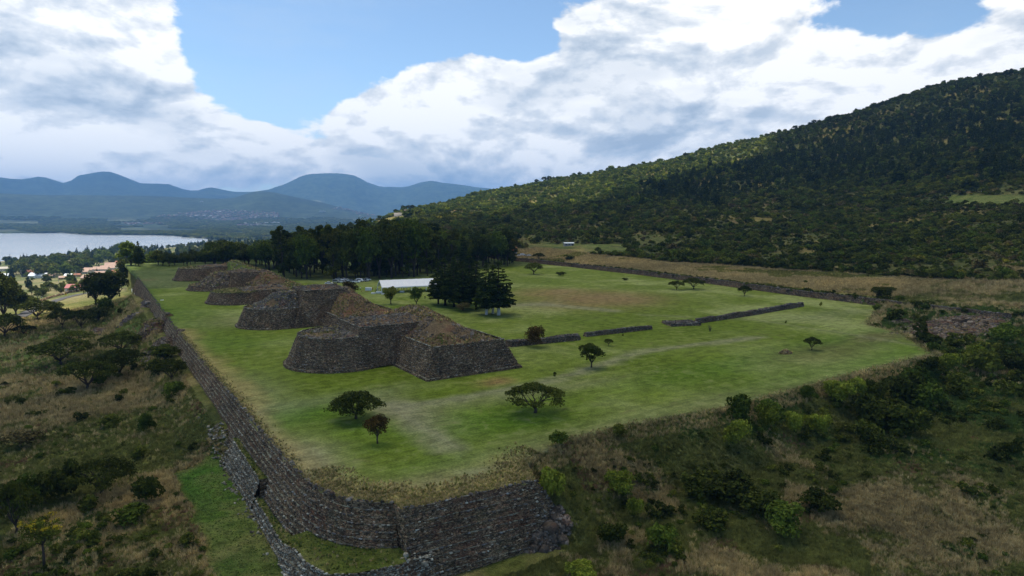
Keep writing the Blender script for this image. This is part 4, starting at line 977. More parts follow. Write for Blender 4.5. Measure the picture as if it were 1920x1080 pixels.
# ------------------------------------------------------------------ plants
def rng_dirs(rg, n):
    v = rg.normal(size=(n, 3)); return v / np.linalg.norm(v, axis=1)[:, None]
def leaf_quads(blobs, n, size, seed, out=.6, flat=.0, shell=.45, ratio=.62):
    """n small leaf sprays spread through ellipsoid clumps"""
    rg = np.random.default_rng(seed); Bl = np.array(blobs, float)
    w = (Bl[:, 3] * Bl[:, 4] + Bl[:, 3] * Bl[:, 5] + Bl[:, 4] * Bl[:, 5]); i = rg.choice(len(Bl), n, p=w / w.sum())
    d = rng_dirs(rg, n); d[:, 2] = np.where(d[:, 2] < -.35, -d[:, 2], d[:, 2])
    rad = (shell + (1 - shell) * rg.uniform(0, 1, n) ** .6) * (1 + rg.normal(0, .07, n))
    P = Bl[i, :3] + d * Bl[i, 3:6] * rad[:, None]
    N = d / Bl[i, 3:6]; N /= np.linalg.norm(N, axis=1)[:, None]; N = N * out + rng_dirs(rg, n) * (1 - out) + np.array((0, 0, flat)); N /= np.linalg.norm(N, axis=1)[:, None]
    T = np.cross(N, rng_dirs(rg, n)); T /= np.linalg.norm(T, axis=1)[:, None]; U = np.cross(N, T)
    s = (size * rg.uniform(.55, 1.35, n))[:, None]
    V = np.stack([P - T * s, P - U * s * ratio + N * s * .12, P + T * s, P + U * s * ratio - N * s * .15], 1).reshape(-1, 3)
    return V, np.arange(n * 4).reshape(-1, 4)
def crown_mesh(name, blobs, n, size, seed, mat, **k):
    V, Fc = leaf_quads(blobs, n, size, seed, **k); return mesh_np(name, V, Fc, K[mat])
def limb(mb, a, b, r0, r1, rg, n=4, sag=.12, sides=5):
    a = np.array(a, float); b = np.array(b, float); L = np.linalg.norm(b - a); pts = []
    for k in range(n + 1):
        t = k / n; p = a * (1 - t) + b * t + rg.normal(0, L * .035, 3) * (0 < k < n); p[2] += math.sin(t * math.pi) * L * sag; pts.append(tuple(p))
    mb.tube(pts, [r0 + (r1 - r0) * k / n for k in range(n + 1)], sides)
HOLD = []
def proto(name, trunk, crown, cname='crown'):
    HOLD.append((name, trunk, crown)); return (name, trunk, crown, cname)
def acacia(seed, w=11., h=5.2, droop=.42, mat='leaf_acacia', n=5200, bark='bark', dense=1.3, gap=.0, leaf=.2):
    rg = np.random.default_rng(seed); mb = MB(); R0 = w / 2; fork = h * .20
    mb.tube([(0, 0, -.3), (rg.normal(0, .08), rg.normal(0, .08), fork * .5), (0, 0, fork)], [w * .034, w * .026, w * .022], 7)
    bl = []
    nl = 7
    for k in range(nl):
        a = 2 * math.pi * (k + rg.uniform(-.3, .3)) / nl; rr = R0 * rg.uniform(.55, .8); z = h * (.86 - .20 * (rr / R0) ** 2)
        e = (math.cos(a) * rr, math.sin(a) * rr, z * .93); limb(mb, (0, 0, fork * .9), e, w * .014, w * .005, rg, 4, .05)
        for j in range(3):
            a2 = a + rg.uniform(-.5, .5); r2 = R0 * rg.uniform(.45, .95); m = (e[0] * .55, e[1] * .55, fork + (e[2] - fork) * .6)
            limb(mb, m, (math.cos(a2) * r2, math.sin(a2) * r2, h * (.88 - .26 * (r2 / R0) ** 2)), w * .006, w * .002, rg, 3, .04, 4)
    for k in range(int(60 * dense)):
        a = rg.uniform(0, 2 * math.pi); rr = R0 * rg.uniform(0, 1) ** .5 * .93
        if gap and rr > R0 * .35 and math.cos(a - seed) > .72 and rr < R0 * .8: continue
        z = h * (.90 - droop * (rr / R0) ** 2.2) + rg.normal(0, h * .045); b_ = rg.uniform(.075, .13) * w
        bl.append((math.cos(a) * rr, math.sin(a) * rr, z, b_, b_, b_ * rg.uniform(.42, .62)))
    return proto('flat_topped_tree', mb.mesh('trunk', K[bark], True), crown_mesh('crown', bl, n, leaf, seed, mat, out=.35, flat=.35))
def roundtree(seed, w=6., h=6., mat='leaf_round', n=4200, bark='bark', low=.16, leaf=.2, nm='broadleaf_tree', lumps=26, trunk_r=.03):
    rg = np.random.default_rng(seed); mb = MB(); R0 = w / 2; f = h * low
    mb.tube([(0, 0, -.3), (rg.normal(0, .06), rg.normal(0, .06), f * .6), (0, 0, f * 1.15)], [w * trunk_r * 1.3, w * trunk_r, w * trunk_r * .85], 7)
    bl = []
    for k in range(8):
        a = 2 * math.pi * k / 8 + rg.uniform(-.3, .3); q = (math.cos(a) * R0 * .6, math.sin(a) * R0 * .6, h * rg.uniform(.45, .85)); limb(mb, (0, 0, f), q, w * trunk_r * .6, w * .006, rg, 3, .03)
    for k in range(lumps):
        d = rng_dirs(rg, 1)[0]; q = rg.uniform(.35, .85); b_ = rg.uniform(.13, .24) * w
        bl.append((d[0] * R0 * q, d[1] * R0 * q, f + (h - f) * (.52 + .44 * d[2] * q), b_, b_, b_ * .8))
    return proto(nm, mb.mesh('trunk', K[bark], True), crown_mesh('crown', bl, n, leaf, seed, mat, out=.55))
def pine(seed, w=8., h=20., mat='leaf_pine', n=5200, bark='bark_dark', low=.14, leaf=.34, nm='pine_tree', top=.9, lime=False):
    rg = np.random.default_rng(seed); mb = MB()
    mb.tube([(0, 0, -.4), (rg.normal(0, .15), 0, h * .5), (0, 0, h * .96)], [w * .036, w * .024, .06], 7)
    bl = []; nw = 15
    for k in range(nw):
        t = k / (nw - 1); z = h * (low + (1 - low) * t * .97); rr = w / 2 * (1 - t ** 1.35 * top) * rg.uniform(.82, 1.1) * (.7 if k == 0 else 1)
        m = max(4, int(9 * (1 - t * .6)))
        for j in range(m):
            a = 2 * math.pi * (j + rg.uniform(-.35, .35)) / m; q = rr * rg.uniform(.45, .80); b_ = max(.45, rr * rg.uniform(.30, .42))
            bl.append((math.cos(a) * q, math.sin(a) * q, z + rg.normal(0, .3) - q * .08, b_, b_, b_ * .5))
        if k % 3 == 0:
            for j in range(4):
                a = rg.uniform(0, 6.28); limb(mb, (0, 0, z), (math.cos(a) * rr * .8, math.sin(a) * rr * .8, z + rr * .12), w * .008, .02, rg, 2, .0, 4)
    return proto(nm, mb.mesh('trunk', K[bark], True), crown_mesh('crown', bl, n, leaf, seed, mat, out=.45))
def eucalyptus(seed, w=13., h=30., mat='leaf_euc', n=6400, bark='bark', leaf=.45, nm='eucalyptus_tree'):
    rg = np.random.default_rng(seed); mb = MB(); lean = rg.normal(0, 1.0, 2)
    top = (lean[0], lean[1], h * .6); mb.tube([(0, 0, -.5), (lean[0] * .3, lean[1] * .3, h * .3), top], [w * .034, w * .026, w * .017], 7)
    bl = []
    for k in range(15):
        a = 2 * math.pi * k / 15 * 2.4; t = -.02 + .86 * k / 15; rr = w / 2 * rg.uniform(.5, .9) * (1 - .25 * abs(t - .6)); s = (lean[0] * t, lean[1] * t, h * max(.06, min(.58, t * .8)))
        e = (s[0] + math.cos(a) * rr, s[1] + math.sin(a) * rr, h * min(.95, t + .16)); limb(mb, s, e, w * .012, w * .004, rg, 4, .03)
        for j in range(5):
            d = rng_dirs(rg, 1)[0] * w * .16; b_ = rg.uniform(.09, .15) * w; bl.append((e[0] + d[0], e[1] + d[1], e[2] + d[2] * .7, b_, b_, b_ * .72))
    for j in range(7): d = rng_dirs(rg, 1)[0] * w * .17; b_ = rg.uniform(.1, .16) * w; bl.append((top[0] + d[0], top[1] + d[1], h * .86 + d[2], b_, b_, b_ * .8))
    return proto(nm, mb.mesh('trunk', K[bark], True), crown_mesh('crown', bl, n, leaf, seed, mat, out=.5))
def bushp(seed, w=3.4, h=2.4, mat='leaf_olive', n=900, leaf=.2, lumps=12, nm='shrub', spiky=0.0):
    rg = np.random.default_rng(seed); bl = []
    for k in range(lumps):
        a = rg.uniform(0, 6.28); q = rg.uniform(0, .34) * w; b_ = rg.uniform(.16, .28) * w
        bl.append((math.cos(a) * q, math.sin(a) * q, h * rg.uniform(.25, .72), b_, b_, h * rg.uniform(.2, .34)))
    me = crown_mesh('foliage', bl, n, leaf, seed, mat, out=.5)
    return proto(nm, None, me)
def put(pr, loc, label=None, cat='tree', group=None, s=1.0, sz=None, name=None, rz=None):
    nm, tr, cr, cn = pr; rz = random.uniform(0, 6.28) if rz is None else rz
    if tr is None:
        o = link(name or nm, cr, None, loc, rz)
    else:
        o = empty(name or nm, loc, rz); a = link('trunk', tr, o); b_ = link(cn, cr, o)
    o.scale = (s, s, sz or s)
    return tag(o, label, cat, group)
def twigs(seed, w, h, mat, n=60, nm='bare_shrub', r=.03):
    rg = np.random.default_rng(seed); mb = MB()
    for k in range(n):
        a = rg.uniform(0, 6.28); q = rg.uniform(.2, 1) * w / 2; limb(mb, (rg.normal(0, .1), rg.normal(0, .1), 0), (math.cos(a) * q, math.sin(a) * q, h * rg.uniform(.5, 1)), r, r * .25, rg, 2, .0, 3)
    return proto(nm, None, mb.mesh('twigs', K[mat]))
# geometry-node scatter: instances of a few meshes at recorded points
LIB = bpy.data.collections.new('plant_library')     # kept out of the scene
def scatter(name, P, S, meshes, label, tilt=.15):
    n = len(P)
    if n == 0: return
    col = bpy.data.collections.new(name + '_sources')
    for i, me in enumerate(meshes): col.objects.link(bpy.data.objects.new('%s_source_%02d' % (name, i), me))
    me = bpy.data.meshes.new(name); me.vertices.add(n); me.vertices.foreach_set('co', np.asarray(P, np.float32).ravel())
    a = me.attributes.new('rot', 'FLOAT_VECTOR', 'POINT'); a.data.foreach_set('vector', np.column_stack([RNG.normal(0, tilt, n), RNG.normal(0, tilt, n), RNG.uniform(0, 6.28, n)]).astype(np.float32).ravel())
    a = me.attributes.new('scl', 'FLOAT_VECTOR', 'POINT'); S = np.asarray(S, np.float32); S = S if S.ndim == 2 else np.column_stack([S, S, S]); a.data.foreach_set('vector', S.astype(np.float32).ravel())
    a = me.attributes.new('pick', 'INT', 'POINT'); a.data.foreach_set('value', RNG.integers(0, len(meshes), n).astype(np.int32))
    o = link(name, me)
    g = bpy.data.node_groups.new(name + '_nodes', 'GeometryNodeTree')
    g.interface.new_socket('Geometry', in_out='INPUT', socket_type='NodeSocketGeometry'); g.interface.new_socket('Geometry', in_out='OUTPUT', socket_type='NodeSocketGeometry')
    N_ = g.nodes; gi = N_.new('NodeGroupInput'); go = N_.new('NodeGroupOutput'); ip = N_.new('GeometryNodeInstanceOnPoints'); ci = N_.new('GeometryNodeCollectionInfo')
    ci.inputs['Collection'].default_value = col; ci.inputs['Separate Children'].default_value = True; ci.inputs['Reset Children'].default_value = True
    def na(nm, ty):
        q = N_.new('GeometryNodeInputNamedAttribute'); q.data_type = ty; q.inputs['Name'].default_value = nm; return q.outputs[0]
    g.links.new(gi.outputs[0], ip.inputs['Points']); g.links.new(ci.outputs[0], ip.inputs['Instance']); ip.inputs['Pick Instance'].default_value = True
    g.links.new(na('pick', 'INT'), ip.inputs['Instance Index']); g.links.new(na('rot', 'FLOAT_VECTOR'), ip.inputs['Rotation']); g.links.new(na('scl', 'FLOAT_VECTOR'), ip.inputs['Scale'])
    g.links.new(ip.outputs[0], go.inputs[0])
    md = o.modifiers.new('scatter', 'NODES'); md.node_group = g
    return tag(o, label, kind='stuff')
def tuft(seed, mat, n=26, h=.75, w=.55, bw=.045):
    rg = np.random.default_rng(seed); V = []; 
    for k in range(n):
        a = rg.uniform(0, 6.28); r = rg.uniform(0, w / 2) ; b = rg.uniform(0, 6.28); l = rg.uniform(.15, .5) * h; hh = h * rg.uniform(.55, 1.1)
        p = np.array((math.cos(a) * r, math.sin(a) * r, -.05)); t = np.array((-math.sin(b), math.cos(b), 0)) * bw
        V += [p - t, p + t, p + np.array((math.cos(b) * l, math.sin(b) * l, hh))]
    return mesh_np('tuft', np.array(V), np.arange(n * 3).reshape(-1, 3), K[mat])

# -- named trees on the lawn, read off one by one
def at(px, py): x, y = W(px, py); return (x, y, 0)
def on(px, py): return hit(px, py)
def dist(p): return math.hypot(math.hypot(p[0], p[1]), CAMH - p[2])
def wid(p, px): return px * dist(p) / F          # metres across for so many photograph pixels
def fit(pr, w0, h0, p, wpx, hpx, label, cat='tree', group=None, **k):
    sw = wid(p, wpx) / w0; sh = wid(p, hpx) * 1.02 / h0
    return put(pr, p, label, cat, group, sw, sh, **k)
AC = [acacia(3, gap=.5), acacia(8, n=7000, dense=1.9, droop=.60), acacia(15, mat='leaf_acacia_dark', dense=1.3)]
AC2 = [acacia(21, n=2600, leaf=.26), acacia(26, n=2600, mat='leaf_acacia_dark', leaf=.26)]
RT = [roundtree(31, mat='leaf_acacia'), roundtree(32, mat='leaf_round'), roundtree(33, mat='leaf_acacia_dark')]
RED = roundtree(35, w=5.4, h=5.4, mat='leaf_red', n=4200, leaf=.16, nm='russet_tree', low=.24)
LG = 'small trees standing alone on the lawn'
fit(AC[0], 11, 5.2, at(1003, 774), 112, 50, 'wide flat-topped tree with an open crown standing alone on the lawn near the bank', group=LG, rz=1.0, name='flat_topped_tree')
fit(AC[1], 11, 5.2, at(668, 786), 98, 47, 'dense dark flat-topped tree on the lawn in front of the nearest pyramid', group=LG)
fit(RED, 5.4, 5.4, at(708, 831), 46, 49, 'small russet-leaved tree below the dense flat-topped tree', group=LG)
fit(RT[0], 6, 6, at(1109, 688), 42, 44, 'rounded dark green tree on the lawn between pyramid and open flat-topped tree', group=LG)
fit(AC2[1], 11, 5.2, at(1522, 656), 30, 21, 'small flat-topped tree near the brown tussock heap', group=LG)
fit(AC2[0], 11, 5.2, at(1141, 648), 18, 12, 'tiny flat-topped sapling in front of the middle low wall', group=LG)
fit(bushp(41, 5, 5, 'leaf_red', 2600, .16, 20, 'russet_bush'), 5, 4.6, at(1003, 650), 44, 38, 'dark red bush growing against the thick low wall', 'bush')
fit(bushp(42, 1.4, 1.6, 'leaf_acacia_dark', 300, .12, 6, 'seedling_shrub'), 1.4, 1.3, at(1040, 708), 7, 9, 'tiny lone seedling on the worn track across the lawn', 'bush')
SAP = [twigs(43, 3, 2.4, 'bark', 40, 'bare_sapling'), bushp(44, 2, 2.4, 'leaf_olive', 160, .2, 5, 'young_sapling')]
fit(SAP[0], 3, 2.4, at(1331, 621), 14, 14, 'bare twiggy sapling in front of the square stone platform', 'sapling')
fit(SAP[1], 2, 2.2, at(1168, 634), 6, 8, 'faint thin sapling beside the middle low wall', 'sapling')
fit(SAP[1], 2, 2.2, at(1540, 580), 8, 12, 'young green sapling past the end of the long low wall', 'sapling')
fit(SAP[1], 2, 2.2, at(1474, 611), 5, 9, 'tiny weed sapling on the open lawn south of the long wall', 'sapling')
fit(AC2[0], 11, 5.2, at(1001, 514), 37, 20, 'flat-topped tree on the far lawn just left of a low round bush', group=LG)
fit(bushp(45, 4, 2, 'leaf_acacia_dark', 700, .25, 10, 'low_bush'), 4, 2, at(1052, 517), 20, 8, 'low round bush right of the far flat-topped tree', 'bush')
fit(bushp(45, 4, 2, 'leaf_acacia_dark', 700, .25, 10, 'low_bush'), 4, 2, at(1172, 526), 13, 5, 'small dark bush alone near the boundary wall', 'bush')
fit(AC2[1], 11, 5.2, at(1268, 543), 30, 15, 'left one of two flat-topped trees touching by the boundary wall', group=LG)
fit(AC2[1], 11, 5.2, at(1300, 542), 42, 19, 'right larger one of two flat-topped trees touching by the boundary wall', group=LG)
fit(AC2[1], 11, 5.2, at(1396, 555), 24, 17, 'dark little tree in the shade of the boundary wall', group=LG)
fit(AC2[0], 11, 5.2, on(1010, 487), 24, 12, 'flat-topped tree in the field beyond the boundary wall beside the parked cars', group=LG)
fit(bushp(46, 6, 2.5, 'leaf_acacia_dark', 900, .3, 14, 'low_bush'), 6, 2.5, on(1068, 487), 23, 9, 'dark flat bush at the edge of the golden field', 'bush')
fit(RT[2], 6, 6, on(1654, 562), 38, 24, 'round dark tree rising behind the boundary wall', group=LG)
OB = roundtree(47, w=5, h=5, mat='leaf_olive', n=2600, leaf=.2, low=.22, nm='olive_bush_tree', lumps=30)
fit(OB, 5, 5, at(733, 570), 33, 32, 'olive brown round bushy tree in front of the white tent')
fit(RT[1], 6, 6, at(781, 573), 27, 34, 'loose green young tree between the tent and the pines')
fit(bushp(48, 5, 4.4, 'leaf_red', 1800, .2, 16, 'russet_bush'), 5, 4.0, (at(657, 552)), 34, 24, 'dense russet bush behind the second pyramid', 'bush')
# pines with pale trunks by the tent
PN = [pine(51, 9, 20, low=.18), pine(52, 8, 20, low=.16), pine(53, 9, 20, n=5600, low=.2)]
pl = [(935, 591, 62, 100, 'right-hand pale-trunked pine at the edge of the clump'), (912, 590, 50, 96, 'pale-trunked pine just left of the edge of the clump'), (924, 588, 44, 90, 'slim pine squeezed between the two outer pale-trunked pines'), (893, 580, 52, 88, 'pine behind the two pale trunks with a brownish top'),
      (868, 582, 46, 92, 'pine in the middle of the clump with a dark bush at its foot'), (851, 576, 50, 92, 'pine fourth from the tent side of the clump'), (835, 573, 54, 84, 'pine third from the tent side of the clump'), (822, 570, 44, 78, 'pine nearest the tent with drooping branches'), (880, 570, 50, 96, 'tall pine in the back row of the clump'), (858, 562, 50, 90, 'back row pine behind the middle of the clump')]
for i, (px, py, w_, h_, lab) in enumerate(pl):
    o = fit(PN[i % 3], 8.6, 20, at(px, py), w_ * 1.22, h_, lab, group='pines beside the tent')
    if i < 3:
        mb = MB(); mb.tube([(0, 0, 0), (0.02, 0, 1.2), (.04, 0, 2.6)], [.38, .36, .34], 9); link('lime_band', mb.mesh('lime_band', K['lime']), o)
fit(bushp(49, 4, 3, 'leaf_grey', 700, .2, 10, 'grey_bush'), 4, 2.8, at(868, 586), 26, 20, 'grey brown bush at the foot of the pines', 'bush')

# -- trees and bushes of the slope west of the platform
WG = 'flat-topped trees on the western slope'
for px, py, w_, h_, t, lab in [
    (208, 574, 62, 62, 2, 'large dark spreading tree beside the far end of the long wall'), (180, 572, 44, 50, 2, 'dark tree touching the large spreading tree on its road side'),
    (142, 648, 56, 22, 0, 'small umbrella tree standing clear on the slope'), (113, 684, 94, 38, 1, 'widest umbrella tree with its shade pooled beneath'), (228, 664, 68, 34, 0, 'light umbrella tree with a visible forked trunk below the line of fallen stones'),
    (225, 706, 84, 42, 1, 'dark spreading tree below the forked umbrella tree'), (165, 732, 82, 46, 1, 'lowest dark spreading tree of the two side by side'), (310, 678, 50, 30, 2, 'sparse leafy tree beside the oval stone mound'),
    (322, 716, 58, 36, 1, 'spreading tree close against the foot of the long wall'), (118, 616, 40, 30, 1, 'left tree of three joined in a row above the slope'), (152, 617, 46, 28, 1, 'middle tree of three joined in a row above the slope'), (185, 604, 36, 26, 2, 'upper right tree of three joined in a row above the slope'),
    (70, 600, 58, 30, 1, 'broad flat tree beside the bend of the road'), (10, 632, 56, 32, 0, 'umbrella tree cut by the left picture edge below the road sign'), (45, 628, 34, 14, 1, 'low flat tree below the road sign'),
    (190, 926, 98, 50, 1, 'wide dark low tree in the tall grass'), (30, 1000, 60, 70, 0, 'leafy tree low in the left corner')]:
    p = on(px, py)
    pr, w0, h0 = ((AC[0], 11, 5.2), (AC[2], 11, 5.2), (RT[2], 6, 6))[t] if dist(p) < 260 else ((AC2[0], 11, 5.2), (AC2[1], 11, 5.2), (RT[2], 6, 6))[t]
    fit(pr, w0, h0, p, w_, h_, lab, group=WG)
BU = {'dark': [bushp(61, mat='leaf_acacia_dark', n=1500, leaf=.17), bushp(62, mat='leaf_acacia_dark', n=1500, leaf=.17)], 'round': [bushp(63, mat='leaf_round', n=1500, leaf=.16), bushp(64, mat='leaf_round', n=1500, leaf=.16)],
      'light': [bushp(65, mat='leaf_light', n=1700, leaf=.15, lumps=16), bushp(66, mat='leaf_light', n=1700, leaf=.15, lumps=16)], 'olive': [bushp(67, mat='leaf_olive', n=1400, leaf=.17)], 'grey': [bushp(68, mat='leaf_grey', n=1000, leaf=.14)]}
for px, py, w_, h_, t, lab in [
    (199, 588, 30, 26, 'round', 'round green bush below the large spreading tree'), (276, 812, 26, 32, 'round', 'single rounded dark green bush in the pale grass'), (110, 940, 56, 54, 'dark', 'rounded dark bush touching the wide low tree'), (60, 945, 60, 36, 'dark', 'dark bush left of the rounded one'),
    (40, 962, 60, 50, 'round', 'bushy green clump near the left picture edge'), (250, 980, 60, 30, 'round', 'low green bush among tall weeds'), (45, 840, 60, 24, 'grey', 'low greyish green bush in straw grass'), (330, 742, 40, 24, 'round', 'green bush between slope and long wall'), (275, 940, 44, 40, 'dark', 'dark green bush beside the mown green strip'),
    (300, 700, 40, 20, 'dark', 'dark low bush right of the spreading tree pair'), (100, 585, 40, 14, 'dark', 'dark thicket bush at the near road verge'), (262, 860, 34, 18, 'olive', 'olive bush at the edge of the straw bank'), (210, 800, 40, 18, 'olive', 'faint olive bush on the straw slope'),
    (1035, 942, 52, 60, 'light', 'pale green shrub beside the top end of the south wall'), (1164, 932, 52, 44, 'light', 'pale yellow-green shrub in the middle of the bank'), (1188, 972, 30, 36, 'light', 'small pale green shrub lower down the bank'), (1380, 842, 48, 48, 'light', 'leafy pale green shrub below the row on the bank'),
    (1388, 790, 56, 48, 'round', 'tall dark green shrub at the rim of the bank'), (1440, 785, 46, 34, 'round', 'green shrub on the rim right of the tall dark one'), (1443, 806, 42, 40, 'light', 'pale shrub below the second rim shrub'), (1487, 816, 36, 40, 'light', 'pale shrub third along the bank row'), (1530, 818, 46, 38, 'light', 'pale shrub fourth along the bank row'),
    (1568, 758, 60, 40, 'light', 'yellow-green shrub on the bank rim beside the dark thicket'), (1600, 748, 44, 34, 'light', 'brightest shrub at the top of the dark thicket'), (1515, 752, 30, 26, 'round', 'low round shrub on the bank rim'), (1545, 790, 30, 22, 'olive', 'olive shrub between the pale shrubs'),
    (1640, 752, 46, 34, 'dark', 'dark shrub right of the brightest one'), (1690, 760, 60, 50, 'dark', 'dark green shrub in the upper thicket'), (1720, 735, 50, 40, 'round', 'green shrub near the lawn corner'), (1650, 800, 80, 50, 'dark', 'big dark shrub in the heart of the thicket'), (1700, 820, 80, 50, 'dark', 'big dark shrub lower in the thicket'), (1620, 830, 60, 34, 'dark', 'spreading dark shrub under the thicket'),
    (1740, 770, 60, 44, 'round', 'rounded shrub on the right side of the thicket'), (1775, 700, 34, 30, 'light', 'pale shrub just beyond the lawn corner'), (1825, 690, 36, 34, 'light', 'pale shrub right of the lawn corner'), (1850, 700, 60, 34, 'olive', 'olive shrub beside the golden grass on the right'), (1745, 700, 40, 26, 'dark', 'dark shrub at the tip of the lawn'), (1790, 740, 50, 34, 'olive', 'olive shrub below the lawn tip'),
    (1310, 930, 80, 40, 'dark', 'dark spreading bush on the lower bank'), (1360, 940, 90, 44, 'dark', 'dark spreading bush right of its twin on the lower bank'), (1420, 960, 80, 40, 'dark', 'third dark spreading bush on the lower bank'), (1335, 990, 70, 34, 'dark', 'lowest dark bush of the spreading group'), (1465, 1000, 80, 50, 'round', 'green bush low on the right slope'), (1540, 960, 60, 30, 'dark', 'dark low bush beside the straw terrace'),
    (1240, 1030, 60, 40, 'round', 'green weedy bush near the bottom of the picture'), (1150, 1020, 60, 36, 'dark', 'dark weedy bush below the small pale shrub'), (1880, 640, 50, 24, 'round', 'round shrub at the end of the boundary wall'), (1048, 838, 40, 28, 'round', 'twiggy bush at the rim where bank and wall meet'), (1090, 1085, 60, 26, 'light', 'pale shrub cut by the bottom picture edge'), (1905, 700, 40, 30, 'dark', 'dark shrub on the right picture edge'), (1160, 815, 40, 18, 'russet' if False else 'olive', 'olive clump at the rim of the bank')]:
    p = on(px, py); l = BU[t]; fit(random.choice(l), 3.3, 2.2, p, w_, h_, lab, 'bush')
# yellow flowering tree and twigs
p = on(83, 1062); YF = roundtree(71, w=4.4, h=6, mat='leaf_olive', n=1800, leaf=.14, low=.45, nm='flowering_tree')
o = fit(YF, 4.4, 6, p, 54, 72, 'small tree with yellow blossoms on its crown'); bl = [(random.uniform(-1.7, 1.7), random.uniform(-1.7, 1.7), random.uniform(4.4, 6.0), .4, .4, .3) for _ in range(22)]
link('blossoms', crown_mesh('blossoms', bl, 420, .10, 72, 'leaf_flower'), o)
# trees at the left picture edge by the road
CG = 'dark trees at the roadside'
ED = [roundtree(74, w=8, h=10, mat='leaf_pine', n=5600, leaf=.3, low=.1, nm='dark_tree', lumps=40), roundtree(75, w=8, h=10, mat='leaf_acacia_dark', n=4600, leaf=.3, low=.1, nm='dark_tree', lumps=36)]
for px, py, w_, h_, lab in [(8, 600, 50, 70, 'tall dark tree at the left picture edge above the road sign'), (-25, 610, 60, 90, 'tallest dark roadside tree half outside the picture'), (30, 590, 36, 40, 'smaller dark tree in front of the roadside group'), (52, 582, 30, 24, 'low dark tree where the road leaves the shade')]:
    fit(random.choice(ED), 8, 10, on(px, py), w_, h_, lab, group=CG)

# -- the grove behind the lawn
EU = [eucalyptus(81), eucalyptus(82, mat='leaf_acacia'), eucalyptus(83, mat='leaf_acacia_dark'), eucalyptus(84, mat='leaf_pine', w=11)]
PB = [pine(85, 10, 30, n=4600, leaf=.5, low=.12, top=.8), pine(86, 9, 30, n=4600, leaf=.5, low=.15, top=.85)]
BR = [roundtree(87, w=14, h=15, mat='leaf_round', n=4600, leaf=.42, low=.16, lumps=34), roundtree(88, w=14, h=15, mat='leaf_acacia_dark', n=4600, leaf=.42, low=.16, lumps=34), roundtree(89, w=14, h=15, mat='leaf_acacia', n=4600, leaf=.42, low=.16, lumps=34)]
def front_row(px):  # ground row of the grove's edge
    return np.interp(px, [240, 350, 480, 530, 600, 700, 800, 900, 960], [500, 500, 500, 520, 525, 524, 518, 505, 498])
def crown_row(px):
    return np.interp(px, [240, 300, 345, 400, 425, 480, 535, 560, 620, 700, 760, 820, 900, 950, 975], [470, 462, 478, 445, 438, 452, 425, 418, 420, 412, 404, 418, 428, 428, 445])
fr = []
for i in range(520):
    px = random.uniform(244, 962); row = random.random() ** 1.5
    py = front_row(px) - row * 26
    x, y = W(px, py); z = gh(x, y) if y > 590 else 0
    if any(math.hypot(x - a, y - b) < (6.5 if px > 520 else 8.0) for a, b in fr): continue
    if x < 100 and 395 < y < 470 and x > 40: continue
    if inside(np.array([x]), np.array([y]), [(100, 330), (160, 290), (185, 345), (120, 372)])[0]: continue
    fr.append((x, y)); d = math.hypot(x, y)
    top = CAMH + (HY - (crown_row(px) + random.uniform(-5, 12) + row * 5)) * d * .97 / F
    h_ = max(9, (top - z) * random.uniform(.86, 1.0))
    if px > 520:
        t = random.random(); pr, w0, h0 = (random.choice(EU), 13, 30) if t < .42 else ((random.choice(PB), 10, 30) if t < .56 else (random.choice(BR), 14, 15))
        lab = {'eucalyptus_tree': 'tall dark eucalyptus in the dense grove behind the lawn', 'pine_tree': 'tall dark pine in the dense grove behind the lawn', 'broadleaf_tree': 'broad dark tree in the dense grove behind the lawn'}[pr[0]]
        s = h_ / h0; sw = s * (random.uniform(.85, 1.1) if h0 == 30 else .62)
        where = 'left of the tent' if px < 690 else ('behind the tent' if px < 830 else 'behind the pale-trunked pines' if px < 935 else 'beside the shed')
        lab = ('thin ' if sw < s * .93 else 'spreading ' if sw > s * 1.02 else '') + ('tallest ' if h_ > 31 else 'lower ' if h_ < 24 else 'tall ') + lab.replace('tall ', '').replace('broad ', '').split(' in ')[0] + (' at the front of the grove ' if row < .15 else ' amid the grove ' if row < .5 else ' deep in the grove ') + where
        put(pr, (x, y, z), lab, 'tree', 'trees of the dense grove behind the lawn', sw, s)
    else:
        pr = random.choice(BR); s = h_ / 15; put(pr, (x, y, z), ('tall' if h_ > 19 else 'low' if h_ < 13 else 'middling') + {0: ' leaf-green', 1: ' dark', 2: ' mid-green'}[BR.index(pr)] + ' rounded tree ' + ('on the front edge' if row < .2 else 'inside' if row < .55 else 'at the back') + ' of the wood beyond ' + ('the long wall' if px < 330 else 'the farthest pyramid' if px < 430 else 'the middle pyramids'), 'tree', 'rounded trees beyond the pyramids', s * random.uniform(.9, 1.15), s)

# -- scrub and forest of the hillside
def hill_points(n, r0, r1, b0, b1):
    b = RNG.uniform(b0, b1, n); r = np.sqrt(RNG.uniform(r0 ** 2, r1 ** 2, n)); x = r * np.sin(b + YAW); y = r * np.cos(b + YAW); z = ground_h(x, y)
    px, py, d = pixmany(x, y, z); return x, y, z, px, py, r
x, y, z, px, py, r = hill_points(118000, 400, 1150, -R(14), R(46))
edge = np.interp(y, [0, 120, 300, 500, 650], [357, 370, 371, 367, 348])
fn = fbm(x, y, 60, 4, 201, .6); fn2 = fbm(x, y, 18, 3, 202)
onhill = (x > edge) | (y > 640) & (x > 120)
ground_clear = (np.abs(px - 1080) < 90) & (py > 458) & (py < 476)     # cleared plot by the hut
terr = (px > 1780) & (py > 366) & (py < 384)                          # green terrace high on the right
dens = np.clip((fn - .34) * 6, .42, 1.25) * np.clip((fn2 - .3) * 4, .45, 1.2) * np.where(r < 520, 1.0, .85)
dens = np.where(np.abs(x - edge) < 14, 1.4, dens)
ok = onhill & (RNG.uniform(0, 1, len(x)) < dens * .64) & ~ground_clear & ~terr
